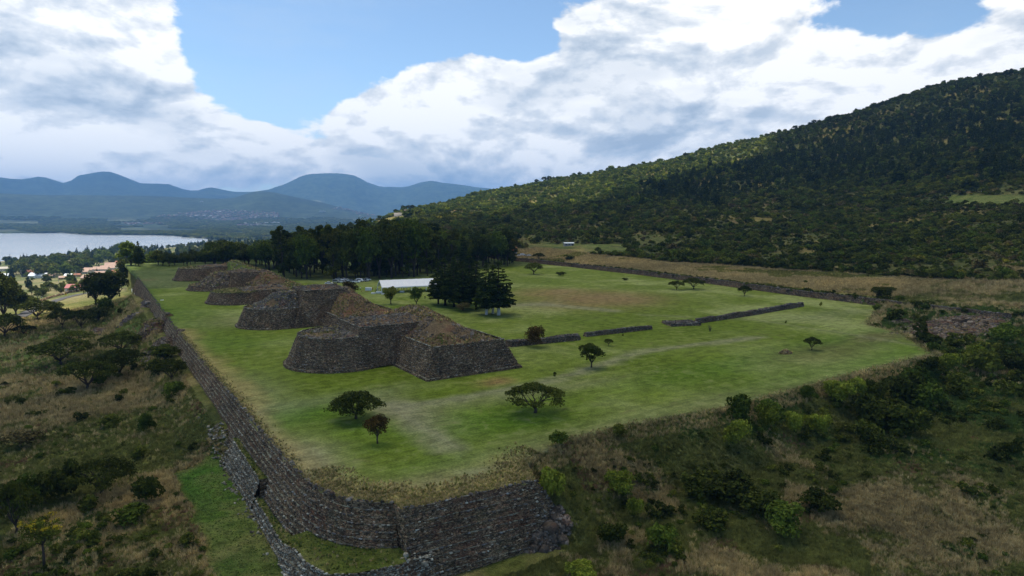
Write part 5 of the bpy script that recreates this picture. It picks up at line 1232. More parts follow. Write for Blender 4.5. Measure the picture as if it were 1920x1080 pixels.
x, y, z, px, py, r = (q[ok] for q in (x, y, z, px, py, r)); o_ = np.argsort(r); x, y, z, px, py, r = (q[o_] for q in (x, y, z, px, py, r))
HB = [bushp(91, 4.5, 3.2, 'leaf_acacia_dark', 420, .34, 10), bushp(92, 4.5, 3.2, 'leaf_round', 420, .34, 10), bushp(93, 4.5, 3.0, 'leaf_olive', 380, .34, 10), bushp(94, 4.2, 2.8, 'leaf_grey', 320, .30, 9), bushp(95, 4.5, 3.4, 'leaf_acacia', 420, .34, 10), bushp(96, 4, 2.8, 'leaf_yellow', 340, .30, 9), bushp(97, 4.5, 3.2, 'leaf_acacia_dark', 420, .34, 12)]
HL = {0: 'dark green scrub bush on the lower hillside', 1: 'leaf green scrub bush on the lower hillside', 2: 'olive scrub bush on the lower hillside', 3: 'grey twiggy scrub bush on the lower hillside', 4: 'mid green scrub bush on the lower hillside', 5: 'yellowing scrub bush on the lower hillside', 6: 'dense dark scrub bush on the lower hillside'}
tp = RNG.choice(7, len(x), p=[.13, .18, .27, .13, .18, .035, .075]); sc = RNG.lognormal(-.26, .42, len(x))
for i in range(230):
    put(HB[tp[i]], (float(x[i]), float(y[i]), float(z[i]) - .2), ('large ' if sc[i] > 1.05 else 'small ' if sc[i] < .62 else '') + HL[tp[i]].split(' on ')[0] + (' at the right picture edge' if px[i] > 1750 else ' above the end of the boundary wall' if px[i] > 1550 else ' above the long low wall' if px[i] > 1350 else ' above the pair of flat-topped trees' if px[i] > 1200 else ' near the white-roofed hut') + (' along the golden field' if r[i] < 440 else ' higher up the hill'), 'bush', HL[tp[i]].split(' on ')[0] + 'es', float(sc[i]), name='scrub_bush')
x, y, z, sc, tp, px, py, r = (q[230:] for q in (x, y, z, sc, tp, px, py, r))
sc = sc * np.clip(r / 700, 1, 1.5)
for k, nm, lb in ((0, 'dark_scrub', 'dark green scrub covering the hillside'), (1, 'green_scrub', 'green scrub covering the hillside'), (2, 'olive_scrub', 'olive scrub covering the hillside'), (3, 'grey_scrub', 'grey dry scrub covering the hillside'), (4, 'mid_green_scrub', 'mid green scrub covering the hillside'), (5, 'yellow_scrub', 'yellowing scrub covering the hillside'), (6, 'dense_scrub', 'dense dark scrub covering the hillside')):
    q = tp == k; scatter(nm, np.column_stack([x, y, z - .2])[q], sc[q], [HB[k][2]], lb, .06)
# forest higher up
x, y, z, px, py, r = hill_points(120000, 700, 2150, -R(16), R(46))
fn = fbm(x, y, 140, 4, 211, .55)
lim_row = np.interp(px, [700, 1000, 1200, 1300, 1500, 1650, 1800, 1920], [410, 400, 385, 392, 352, 352, 348, 335]) + (fbm(x, y, 70, 3, 214) - .5) * 30
upper = (py < lim_row)
dens = np.where(upper, .62 + .38 * sst(.38, .5, fn), .0)
ok = (z > 8) & (RNG.uniform(0, 1, len(x)) < dens * .52) & (r > 650); x, y, z, px, py, r = (q[ok] for q in (x, y, z, px, py, r))
crest = np.interp(px, [700, 900, 1050, 1200, 1400, 1650, 1920], [410, 368, 343, 311, 268, 199, 140])
isp = RNG.uniform(0, 1, len(x)) < np.where((px > 1200) & (py > crest + 40), .24, .0)
FP = [pine(101, 7, 12, n=420, leaf=.62, top=.75), pine(102, 6.5, 13, n=420, leaf=.62, top=.8)]
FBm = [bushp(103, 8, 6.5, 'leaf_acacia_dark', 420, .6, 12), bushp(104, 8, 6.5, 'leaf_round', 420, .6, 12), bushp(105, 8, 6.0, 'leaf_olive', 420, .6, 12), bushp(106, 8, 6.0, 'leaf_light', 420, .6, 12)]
sc = RNG.lognormal(0, .30, len(x))
P = np.column_stack([x, y, z - .3]); tp2 = RNG.uniform(0, 1, len(x))
scatter('pine_forest', P[isp], sc[isp], [p_[2] for p_ in FP], 'dark pine forest on the upper hillside', .03)
tp2 = np.where((px < 1450) & (py < crest + 52), .5 + tp2 * .56, tp2 * .90)  # sunlit ridge strip: paler trees, part of the sunlight put into leaf colour
q = ~isp & (tp2 < .5); scatter('dark_forest', P[q], sc[q] * .85, [FBm[0][2]], 'dark oak forest on the upper hillside', .05)
q = ~isp & (tp2 >= .5) & (tp2 < .8); scatter('green_forest', P[q], sc[q] * .85, [FBm[1][2]], 'green broadleaf forest on the upper hillside', .05)
q = ~isp & (tp2 >= .95); scatter('pale_forest', P[q], sc[q] * .8, [FBm[3][2]], 'yellow-green trees along the ridge, tinted lighter for its sunlight', .05)
q = ~isp & (tp2 >= .8) & (tp2 < .95); scatter('olive_forest', P[q], sc[q] * .85, [FBm[2][2]], 'olive broadleaf forest on the upper hillside', .05)
RTP = roundtree(107, w=12, h=14, mat='leaf_acacia_dark', n=700, leaf=.8, low=.12)
# single trees standing up on the skyline
for i, (px_, r_) in enumerate([(742, 1420), (757, 1430), (765, 1430), (774, 1420), (966, 1640), (1006, 1650), (1020, 1650), (1030, 1650), (1045, 1690), (1075, 1690), (1086, 1690), (1102, 1700), (1115, 1700), (1126, 1700), (1137, 1705), (1160, 1710), (1186, 1715), (1282, 1740), (1310, 1760), (1432, 1800), (1443, 1810), (1455, 1810), (1465, 1815), (1483, 1825), (1512, 1840), (1518, 1840), (1594, 1850), (1560, 1850)]):
    b = math.atan((px_ - 960) / F * math.cos(PITCH)); xx, yy = r_ * math.sin(b + YAW), r_ * math.cos(b + YAW); zz = gh(xx, yy)
    put(RTP, (xx, yy, zz - .5), ('broad' if i % 3 == 0 else 'slim' if i % 3 == 1 else 'round') + ' tree on the ridge line ' + ('at its low left end' if px_ < 900 else 'left of the bare pale ridge' if px_ < 1050 else 'in the close row at mid ridge' if px_ < 1140 else 'past the close row' if px_ < 1300 else 'on the dark upper ridge' if px_ < 1500 else 'near the hill top'), 'tree', 'trees along the ridge line', random.uniform(.8, 1.3), random.uniform(.8, 1.2), name='ridge_tree')

# -- trees of the plain, the lake shore and the village
VT = [roundtree(111, w=12, h=13, mat='leaf_round', n=900, leaf=.8, low=.1), roundtree(112, w=12, h=13, mat='leaf_acacia', n=900, leaf=.8, low=.1), roundtree(113, w=12, h=14, mat='leaf_olive', n=900, leaf=.8, low=.1), pine(114, 10, 20, n=900, leaf=.85)]
def wood(n, poly, hfun, lab, grp, lib, mind):
    got = []
    xs = [p[0] for p in poly]; ys = [p[1] for p in poly]; tries = 0
    while len(got) < n and tries < n * 30:
        tries += 1; px_, py_ = random.uniform(min(xs), max(xs)), random.uniform(min(ys), max(ys))
        if not inside(np.array([px_]), np.array([py_]), poly)[0]: continue
        x_, y_, z_ = hit(px_, py_)
        if z_ < -64 or any(math.hypot(x_ - a, y_ - b) < mind for a, b in got): continue
        got.append((x_, y_)); pr = random.choice(lib); h0 = 20 if pr[0] == 'pine_tree' else 13.5; h_ = hfun(px_, py_) * random.uniform(.75, 1.1); s = h_ / h0
        tall = 'tall' if h_ > hfun(px_, py_) * .96 else 'short' if h_ < hfun(px_, py_) * .84 else 'mid-height'
        kind_ = 'pine' if pr[0] == 'pine_tree' else ('leafy tree', 'darker leafy tree', 'olive tree')[VT.index(pr) if pr in VT[:3] else 0]
        where = 'at the left picture edge' if px_ < 30 else 'behind the white-roofed building' if px_ < 95 else 'behind the garden poles' if px_ < 150 else 'left of the ridge houses' if px_ < 190 else 'by the ridge houses'
        put(pr, (x_, y_, z_), tall + ' ' + kind_ + ' ' + lab + ' ' + where, 'tree', grp, s * random.uniform(.9, 1.2), s)
wood(60, [(40, 500), (160, 484), (168, 512), (150, 520), (60, 522), (20, 515)], lambda a, b: 20, 'in the sunlit belt', 'sunlit trees between lake and village', VT[:3], 11)
wood(60, [(150, 478), (250, 466), (262, 500), (240, 497), (170, 500)], lambda a, b: 21, 'in the dark shore wood', 'dark wood by the lake shore', [VT[0], VT[3], VT[3]], 10)
wood(20, [(-60, 515), (60, 512), (70, 535), (120, 530), (160, 528), (240, 520), (250, 540), (150, 548), (60, 556), (-40, 560)], lambda a, b: 6, 'among the gardens', 'garden trees of the village', VT[:3], 12)
wood(22, [(45, 552), (75, 545), (120, 540), (165, 534), (170, 546), (110, 552), (60, 562)], lambda a, b: 8, 'along the cow meadow', 'trees along the cow meadow', [VT[1], VT[2]], 7)
q = []
for poly, n in (([(240, 462), (390, 450), (420, 452), (520, 448), (760, 430), (760, 445), (520, 470), (400, 480), (260, 486)], 2200), ([(-80, 500), (240, 468), (240, 478), (150, 486), (0, 504)], 500), ([(-60, 506), (250, 486), (250, 525), (60, 560), (-60, 580)], 45)):
    xs = [p[0] for p in poly]; ys = [p[1] for p in poly]; pp = RNG.uniform((min(xs), min(ys)), (max(xs), max(ys)), (n, 2)); pp = pp[inside(pp[:, 0], pp[:, 1], poly)]
    for a, b in pp:
        h_ = hit(a, b)
        if h_[2] > -64.4: q.append(h_)
q = np.array(q); scatter('shore_woods', q, RNG.uniform(.5, 1.0, len(q)), [p_[2] for p_ in VT], 'woods and hedges around the near lake shore', .03)
# far plain: tree masses out to the foothills
rr_ = np.sqrt(RNG.uniform(2700 ** 2, 6400 ** 2, 30000)); bb = RNG.uniform(-R(42), R(5), 30000); x = rr_ * np.sin(bb + YAW); y = rr_ * np.cos(bb + YAW); z = ground_h(x, y)
k = (~inside(x, y, LK)) & (z > -64.5) & (fbm(x, y, 350, 4, 221) > .44); scatter('plain_woods', np.column_stack([x, y, z - 1])[k], np.column_stack([RNG.uniform(1.4, 3.2, k.sum())] * 2 + [RNG.uniform(.5, 1.0, k.sum())]), [p_[2] for p_ in VT[:3]], 'hedges and woods of the far plain', .02)

# ------------------------------------------------------------------ grasses
TU = {'straw': [tuft(1, 'straw'), tuft(2, 'straw', 22, .9)], 'olive': [tuft(3, 'olive_blades'), tuft(4, 'olive_blades', 22, .6)], 'green': [tuft(5, 'green_blades', 24, .5, .6, .06), tuft(6, 'green_blades', 24, .4, .7, .06)], 'russet': [tuft(7, 'russet_blades', 22, .6)]}
G = {k: [] for k in TU}; GS = {k: [] for k in TU}
def addg(k, P, S): G[k].append(P); GS[k].append(S)
n = 560000; b = RNG.uniform(-R(44), R(44), n); r = np.exp(RNG.uniform(math.log(70), math.log(560), n)); x = r * np.sin(b + YAW); y = r * np.cos(b + YAW)
outm = ~inside(x, y, LAWN) & ((x < 25) | (y < 160)) & (y < 470 - np.abs(x) * .3) & ((x < 20.5) | (x > 56) | (y < 72) | ((y > 140) & (x < 22)))
outm &= np.hypot((x - hit(1790, 612)[0]) / 34, (y - hit(1790, 612)[1]) / 15) > RNG.uniform(.7, 1.15, len(x)); x, y, r = x[outm], y[outm], r[outm]; z = ground_h(x, y); straw, dark, n3 = grass_masks(x, y); strip = strip_mask(x, y) + meadow_mask(x, y) * .8; u = RNG.uniform(0, 1, len(x))
keep = (strip_mask(x, y) < .3) & (strip < .3 + .7 * RNG.uniform(0, 1, len(x)) ** 2) & (u < np.where(x < 22, .62, .9)); bankn = seg_dist(x, y, BANKLINE)
P = np.column_stack([x, y, z]); S = RNG.uniform(.6, 1.25, len(x)) * np.clip(r / 150, .9, 2.2)
ks = keep & (straw * (1 - dark * .8) + (bankn < 3) * .4 > RNG.uniform(0, 1, len(x))); kg = keep & ~ks & (dark > RNG.uniform(0, 1, len(x))); ko = keep & ~ks & ~kg
kr = ko & (fbm(x, y, 12, 3, 230) > .67) & (RNG.uniform(0, 1, len(x)) < .6)
addg('straw', P[ks], S[ks]); addg('green', P[kg], S[kg] * .9); addg('olive', P[ko & ~kr], S[ko & ~kr] * .85); addg('russet', P[kr], S[kr] * .8)
hx, hy, _z = hit(1790, 612); RUBX = (hx, hy)
n = 3500; x = RNG.uniform(10, 21, n); y = RNG.uniform(60, 145, n); k = strip_mask(x, y) > .5; addg('green', np.column_stack([x, y, ground_h(x, y)])[k], RNG.uniform(.2, .38, k.sum()))
# rim of the lawn and the rough corner
n = 9000; i = RNG.uniform(0, 1, n); BL = np.array(LAWN[2:23]); sl = np.linalg.norm(np.diff(BL, axis=0), axis=1); cs = np.concatenate([[0], np.cumsum(sl)]); t = i * cs[-1]
x = np.interp(t, cs, BL[:, 0]) + RNG.normal(0, .9, n); y = np.interp(t, cs, BL[:, 1]) + RNG.normal(0, .9, n) ; k = inside(x, y, LAWN) | (seg_dist(x, y, BANKLINE) < 2)
zz = np.where(inside(x, y, LAWN), 0.0, ground_h(x, y)); addg('straw', np.column_stack([x, y, zz])[k][::2], np.full(k.sum(), .5)[::2]); addg('olive', np.column_stack([x, y, zz])[k][1::2], np.full(k.sum(), .45)[1::2])
n = 16000; x = RNG.uniform(27, 62, n); y = RNG.uniform(80, 101, n); d_ = seg_dist(x, y, LAWN[4:12]) + (fbm(x, y, 6, 3, 240) - .5) * 5; k = inside(x, y, LAWN) & (RNG.uniform(0, 1, n) < .8 * (1 - sst(.5, 8, d_))) & (x > 28)
lawnz = lambda x, y: (fbm(x, y, 7, 3, 13) - .35) * 1.0 * sst(1, 4, seg_dist(x, y, LAWN[2:11])) * (1 - sst(6, 12, seg_dist(x, y, LAWN[2:11])))
P = np.column_stack([x, y, np.maximum(0, lawnz(x, y)) - .03])[k]; u = RNG.uniform(0, 1, len(P)); addg('straw', P[u < .5], RNG.uniform(.35, .65, (u < .5).sum())); addg('olive', P[(u >= .5)], RNG.uniform(.35, .6, (u >= .5).sum()))
# golden field
n = 60000; x = RNG.uniform(290, 378, n); y = RNG.uniform(60, 640, n); k = (x > 304) & (~inside(x, y, LAWN)) & (x < np.interp(y, [0, 120, 300, 500, 650], [360, 374, 374, 370, 352])); x, y = x[k], y[k]; P = np.column_stack([x, y, ground_h(x, y)])
u = fbm(x, y, 30, 4, 244); addg('straw', P[u > .42], np.full((u > .42).sum(), 1.25)); addg('olive', P[u <= .42], np.full((u <= .42).sum(), 1.1))
for P, kd in TUFTS:
    if not len(P): continue
    u = RNG.uniform(0, 1, len(P)); s_ = RNG.uniform(.5, 1.0, len(P)) * (1.0 if P[:, 1].mean() < 260 else 1.5)
    mix_ = {'olive': (.2, .35, .45), 'mix': (.4, .4, .2), 'mound': (.24, .30, .12), 'ledge': (.15, .25, .6)}[kd]
    a = u < mix_[0]; b_ = (u >= mix_[0]) & (u < mix_[0] + mix_[1]); c_ = (u >= mix_[0] + mix_[1]) & (u < sum(mix_)); d_ = u >= sum(mix_)
    for k, m_ in (('straw', a), ('olive', b_), ('green', c_), ('russet', d_)): addg(k, P[m_], s_[m_] * (.6 if kd == 'ledge' else 1))
for k, lb in (('straw', 'dry straw-coloured grass tussocks'), ('olive', 'olive grass tussocks'), ('green', 'green weeds and low growth'), ('russet', 'russet dry weeds')):
    scatter(k + '_grass', np.concatenate(G[k]), np.concatenate(GS[k]), TU[k], lb, .12)
# weeds and small shrubs among the tall grass
n = 15000; b = RNG.uniform(-R(44), R(44), n); r = np.exp(RNG.uniform(math.log(75), math.log(420), n)); x = r * np.sin(b + YAW); y = r * np.cos(b + YAW)
k = (np.hypot((x - RUBX[0]) / 34, (y - RUBX[1]) / 15) > RNG.uniform(.6, 1.1, n)) & ~inside(x, y, LAWN) & ((x < 19) | (y < 85) & (x > 58) | (y < 150) & (x > 200) | (x > 288)) & (strip_mask(x, y) < .2) & (meadow_mask(x, y) < .4); x, y, r = x[k], y[k], r[k]; straw, dark, n3 = grass_masks(x, y)
inf = (x > 304) & (x < 366) & (y > 130)
edge_ = seg_dist(x, y, BANKLINE) < 26
k = (RNG.uniform(0, 1, len(x)) < np.where(inf, .015, np.where(edge_ & (x > 62), .35 + dark * .6, np.where((x < 19) & (y < 165), .05 + dark * 1.1 + .35 * np.exp(-(((x + 6) / 16) ** 2 + ((y - 98) / 26) ** 2)), .03 + dark * .42)))); x, y, r = x[k], y[k], r[k]
WB = [bushp(121, 2.0, 1.2, 'leaf_round', 260, .15, 7), bushp(122, 2.0, 1.3, 'leaf_acacia_dark', 260, .15, 7), bushp(123, 1.8, 1.1, 'leaf_olive', 240, .14, 7), bushp(124, 1.8, 1.1, 'leaf_acacia', 240, .14, 7)]
scatter('undergrowth', np.column_stack([x, y, ground_h(x, y) - .1]), RNG.lognormal(-.1, .4, len(x)) * np.clip(r / 160, .8, 1.5), [q_[2] for q_ in WB], 'low green undergrowth among the tall grass', .1)
# shrubs growing on and along the boundary wall
EWp = np.array([(289, 130), (290.5, 191), (298, 250), (303, 314), (304.4, 385), (304.4, 454)])
n = 520; t = RNG.uniform(0, 5, n); i = t.astype(int); x = EWp[i, 0] + (EWp[i + 1, 0] - EWp[i, 0]) * (t - i) + RNG.normal(2.0, 1.6, n); y = EWp[i, 1] + (EWp[i + 1, 1] - EWp[i, 1]) * (t - i)
k = fbm(x * 0 + y, y * .3, 22, 3, 250) > .42; scatter('wall_shrubs', np.column_stack([x, y, np.full(n, 1.4)])[k], RNG.uniform(.8, 1.8, k.sum()), [q_[2] for q_ in WB], 'dry weeds and shrubs along the boundary wall', .1)
# ------------------------------------------------------------------ road and meadow west of the platform
RD = [on(*q)[:2] for q in [(-60, 650), (-10, 626), (25, 603), (58, 584), (88, 571), (112, 562), (140, 555), (165, 550), (190, 545)]]
def strip(name, pts, w, mat, lift, label):
    P = [np.array(p, float) for p in pts]; P = list(resample(P, [max(2, int(np.linalg.norm(P[i + 1] - P[i]) / 3)) for i in range(len(P) - 1)], False)); P = [np.array(p) for p in P]
    for _ in range(4): P = [P[0]] + [(P[i - 1] + P[i] * 2 + P[i + 1]) / 4 for i in range(1, len(P) - 1)] + [P[-1]]
    rows = [poly_offset(P, o, False) for o in np.linspace(-w / 2, w / 2, 5)]; V = []
    zc = ground_h(np.array([p[0] for p in P]), np.array([p[1] for p in P]))
    for o, r_ in zip(range(5), rows):
        a = np.array(r_); zz = np.maximum(ground_h(a[:, 0], a[:, 1]), zc) + lift; V.append(np.column_stack([a, zz + .25]))
    n = len(P); Fc = [(k * n + i, k * n + i + 1, (k + 1) * n + i + 1, (k + 1) * n + i) for k in range(4) for i in range(n - 1)]
    return tag(link(name, mesh_np(name, np.concatenate(V), np.array(Fc), K[mat], True)), label, kind='structure'), np.array(P), zc
_, RP, RZ = strip('road', RD, 7.5, 'asphalt', .05, 'grey country road below the platform')
WL = [on(*q)[:2] for q in [(52, 578), (75, 566), (100, 557), (130, 549), (160, 544)]]
zw = gh(*WL[2])
def dry_wall(label, pts):
    root = empty('stone_wall', (pts[0][0], pts[0][1], gh(*pts[0]))); tag(root, label, 'wall')
    P = []
    for a, b in zip(pts, pts[1:]):
        L = math.dist(a, b); n = int(L * 9); t = RNG.uniform(0, 1, n); x = a[0] + (b[0] - a[0]) * t + RNG.normal(0, .25, n); y = a[1] + (b[1] - a[1]) * t + RNG.normal(0, .25, n)
        P.append(np.column_stack([x, y, ground_h(x, y) + RNG.uniform(0, 1.5, n)]))
    o = heap_stones('stones', np.concatenate(P), 'stone', .6, root); o.location = -Vector(root.location)
dry_wall('dark dry stone wall between the road and the cow meadow', WL)

def house(label, px, py, w, d, h, roof, wall, rz, cat='house', pitch=.35, name='house', windows=3, flat=False, group=None):
    x, y, z = on(px, py); root = empty(name, (x, y, z - .3), rz); tag(root, label, cat, group)
    link('wall', MB().box(-w / 2, w / 2, -d / 2, d / 2, 0, h).mesh('wall', K[wall]), root)
    rh = h + (.35 if flat else d * pitch); e = .5; t = .22
    if flat: rf = MB().box(-w / 2 - .2, w / 2 + .2, -d / 2 - .2, d / 2 + .2, h + .003, h + .3)
    else:
        rf = MB(); prof = [(-d / 2 - e, h - .05), (0, rh), (d / 2 + e, h - .05), (d / 2 + e, h + t - .05), (0, rh + t), (-d / 2 - e, h + t - .05)]
        n = 6; rf.add([(-w / 2 - e, p[0], p[1]) for p in prof] + [(w / 2 + e, p[0], p[1]) for p in prof], [(0, 1, 4, 5), (1, 2, 3, 4), (6, 11, 10, 7), (7, 10, 9, 8)] + [(i, (i + 1) % n, (i + 1) % n + n, i + n) for i in range(n)])
        link('gable', MB().add([(-w / 2 + .01, -d / 2, h), (-w / 2 + .01, d / 2, h), (-w / 2 + .01, 0, rh - .1), (w / 2 - .01, -d / 2, h), (w / 2 - .01, d / 2, h), (w / 2 - .01, 0, rh - .1)], [(0, 2, 1), (3, 4, 5)]).mesh('gable', K[wall]), root)
    link('roof', rf.mesh('roof', K[roof]), root)
    dm = MB().box(-.5, .5, -.03, .03, 0, 2.1).mesh('door', K['window']); wm = MB().box(-.55, .55, -.03, .03, 0, 1.1).mesh('window', K['window'])
    for sgn in (-1, 1):
        for k in range(windows):
            o = link('window', wm, root, (-w / 2 + w * (k + .5) / windows, sgn * (d / 2 + .03), 1.1))
            if sgn < 0 and k == windows // 2: o.location.x -= 0; 
    link('door', dm, root, (w * .5 - .9, -d / 2 - .035, 0.02)); return root
VG = 'houses of the village'
for i, (px, py, w, d, h, rf, wl, rz, lab) in enumerate([
    (144, 545, 16, 9, 3.2, 'red_roof', 'plaster_w', .1, 'house with a bright red roof beside the cow meadow'), (74, 521, 26, 12, 3.6, 'tin_roof', 'plaster_w', -.1, 'long building with a white metal roof'), (60, 517, 22, 12, 5.0, 'tile_roof', 'plaster_g', .2, 'brown tiled house behind the white-roofed building'),
    (16, 520, 13, 8, 3.2, 'tin_roof', 'plaster_g', 0, 'small white-roofed shed at the left edge of the village'), (10, 508, 13, 9, 4.2, 'plaster', 'plaster', .3, 'cream house among the trees at the left edge'), (5, 532, 14, 10, 3.6, 'pink_roof', 'plaster_o', .2, 'faded pink-roofed house at the left picture edge'),
    (215, 503, 26, 12, 5.5, 'pink_roof', 'plaster_w', .35, 'largest pale house on the top of the village'), (203, 507, 20, 11, 4.2, 'pink_roof', 'plaster_w', .3, 'pale roofed house left of the largest one'), (190, 509, 22, 11, 4.0, 'pink_roof', 'plaster', .1, 'long faded tile roof on the village ridge'), (170, 510, 18, 10, 3.6, 'pink_roof', 'plaster', 0, 'faded tile-roofed house in the middle of the ridge'),
    (160, 513, 14, 9, 3.4, 'pink_roof', 'plaster', -.1, 'small faded-roofed house at the west end of the ridge'), (235, 502, 18, 9, 3.8, 'tin_roof', 'plaster_w', .1, 'white tin-roofed building at the right end of the ridge'), (224, 499, 10, 9, 6.0, 'tile_roof', 'plaster_o', .2, 'small ochre house with a brown roof behind the largest one'),
    (193, 517, 18, 9, 3.2, 'pink_roof', 'plaster_w', .4, 'low pale house below the ridge'), (172, 526, 20, 10, 3.6, 'pink_roof', 'plaster_o', -.1, 'round-shouldered pink-roofed house above the red roof'), (212, 514, 12, 8, 3.2, 'tile_roof', 'plaster_o', .5, 'small ochre house on the slope below the ridge'),
    (129, 520, 9, 7, 3.0, 'tin_roof', 'plaster_w', .2, 'little bluish white-roofed hut in the gardens'), (146, 519, 8, 6, 3.2, 'tile_roof', 'plaster_o', .2, 'little ochre house beside a pole in the gardens'), (96, 520, 14, 8, 3.2, 'pink_roof', 'plaster', 0, 'low tiled house right of the white-roofed building'), (118, 524, 8, 6, 2.8, 'pink_roof', 'plaster_o', .3, 'tiny house in the middle of the gardens'),
    (150, 507, 12, 8, 3.4, 'tile_roof', 'plaster', .1, 'brown-roofed house half hidden by the tree belt'), (226, 522, 12, 8, 3.2, 'pink_roof', 'plaster_w', .1, 'pale house near the dark tree at the wall end')]):
    house(lab, px, py, w, d, h, rf, wl, -YAW + rz, group=VG)
house('open shed with an orange tiled roof beside the grove', 958, 478, 10, 7, 4.4, 'orange_roof', 'plaster_g', -YAW - .2, 'shed', name='shed')
house('small hut with a white roof low on the hillside', 1066, 461, 9, 5, 2.8, 'tin_roof', 'plaster_g', -YAW + .2, 'hut', name='hut', pitch=.15)
# utility poles
pm = MB().tube([(0, 0, -.5), (0, 0, 9)], [.22, .14], 8).mesh('post', K['concrete']); cm = MB().box(-1.1, 1.1, -.06, .06, 8.2, 8.36).mesh('crossarm', K['concrete'])
for px, py, lab in [(87, 531, 'left concrete pole of a pair beside the village gardens'), (110, 530, 'right taller concrete pole of a pair beside the village gardens'), (143, 521, 'concrete pole in front of the little ochre house'), (124, 508, 'concrete pole against the tree belt'), (40, 520, 'concrete pole by the white-roofed building'), (192, 502, 'pole on the village ridge')]:
    o = empty('utility_pole', on(px, py), -YAW); tag(o, lab, 'utility pole', 'poles of the village'); link('post', pm, o); link('crossarm', cm, o); o.scale = (1.25, 1.25, 1.15)
# road signs
for px, py, lab in [(124, 558, 'small yellow road sign behind the dry stone wall'), (29, 606, 'yellow warning sign beside the road bend')]:
    x, y, z = on(px, py); o = empty('road_sign', (x, y, z), -YAW); tag(o, lab, 'road sign'); s_ = .75
    link('post', MB().tube([(0, 0, -.2), (0, 0, 3.0)], .06, 6).mesh('post', K['concrete']), o)
    link('panel', MB().add([(0, -.07, 1.7), (s_ * 1.3, -.07, 2.6), (0, -.07, 3.5), (-s_ * 1.3, -.07, 2.6), (0, -.11, 1.7), (s_ * 1.3, -.11, 2.6), (0, -.11, 3.5), (-s_ * 1.3, -.11, 2.6)], [(0, 1, 2, 3), (7, 6, 5, 4), (0, 4, 5, 1), (1, 5, 6, 2), (2, 6, 7, 3), (3, 7, 4, 0)]).mesh('panel', K['yellow']), o)

# cars
def car_meshes(paint, van=False):
    b = MB(); L, Wd = 4.3, 1.7; y0, y1 = -Wd / 2, Wd / 2
    if van: prof = [(-2.2, .35), (2.2, .35), (2.25, .95), (1.7, 1.15), (1.1, 1.75), (-2.1, 1.8), (-2.2, 1.0)]
    else: prof = [(-2.15, .35), (2.15, .35), (2.2, .75), (1.25, .92), (.55, 1.02), (-1.35, 1.05), (-2.1, .98), (-2.18, .7)]
    b.prism(prof, y0, y1); body = b.mesh('body', K[paint])
    c = MB()
    if van: c.prism([(1.05, 1.15), (.95, 1.62), (-1.9, 1.66), (-1.9, 1.15)], y0 - .01, y1 + .01); rf = MB().box(-2.0, .9, -.7, .7, 1.803, 1.84)
    else:
        c.add([(1.15, y0 + .06, 1.0), (1.15, y1 - .06, 1.0), (-1.6, y1 - .06, 1.04), (-1.6, y0 + .06, 1.04), (.45, y0 + .22, 1.42), (.45, y1 - .22, 1.42), (-1.05, y1 - .22, 1.44), (-1.05, y0 + .22, 1.44)],
              [(0, 4, 5, 1), (1, 5, 6, 2), (2, 6, 7, 3), (3, 7, 4, 0), (4, 7, 6, 5)]); rf = MB().box(-1.05, .45, y0 + .2, y1 - .2, 1.444, 1.49)
    return body, c.mesh('windows', K['glass']), rf.mesh('roof', K[paint])
wh = MB().tube([(0, -.1, 0), (0, .1, 0)], .33, 12).mesh('wheel', K['tyre'])
CM = {('white_paint', 0): car_meshes('white_paint'), ('silver', 0): car_meshes('silver'), ('white_paint', 1): car_meshes('white_paint', True), ('silver', 1): car_meshes('silver', True)}
def car(px, py, paint, van, rz, lab, group='cars parked in the shade of the grove', loc=None):
    p = loc or on(px, py); o = empty('parked_car', p, rz); tag(o, lab, 'car', group); a, b, c = CM[(paint, van)]
    link('body', a, o); link('windows', b, o); link('roof', c, o)
    for x in (-1.35, 1.35):
        for y in (-.78, .78): link('wheel', wh, o, (x, y, .33))
    return o
for i, (px, py, pt, vn_, lab) in enumerate([(617, 533, 'white_paint', 0, 'white car leftmost and lowest of the row under the trees'), (631, 530, 'silver', 1, 'silver van second in the row under the trees'), (641, 530, 'white_paint', 0, 'white car third in the row under the trees'), (650, 529, 'white_paint', 1, 'white van in the middle of the row under the trees'),
    (660, 529, 'silver', 0, 'silver car right of the white van'), (668, 530, 'white_paint', 0, 'white car in front of the silver one'), (675, 528, 'white_paint', 1, 'white van near the right end of the row'), (684, 528, 'silver', 0, 'silver car parked last on the tent side'), (646, 526, 'white_paint', 0, 'white car in the second row behind the van'), (636, 525, 'silver', 0, 'silver car in the second row at the left'), (689, 526, 'white_paint', 0, 'white car in the second row nearest the tent')]):
    car(px, py, pt, vn_, -YAW + random.uniform(-.5, .5), lab)
for i, (px, py, pt, vn_, lab) in enumerate([(974, 480, 'white_paint', 0, 'white car nearest the orange-roofed shed'), (980, 479, 'white_paint', 1, 'white van beside the shed'), (986, 480, 'silver', 0, 'silver car third from the shed'), (993, 480, 'white_paint', 0, 'white car farthest from the shed')]):
    car(px, py, pt, vn_, -YAW + .2, lab, 'cars parked by the shed')
k = int(len(RP) * .56); dr = RP[k + 1] - RP[k]; q_ = RP[k]
car(0, 0, 'white_paint', 0, math.atan2(dr[1], dr[0]), 'pale car driving on the road below the platform', None, (float(q_[0]), float(q_[1]), float(RZ[k]) + .32))

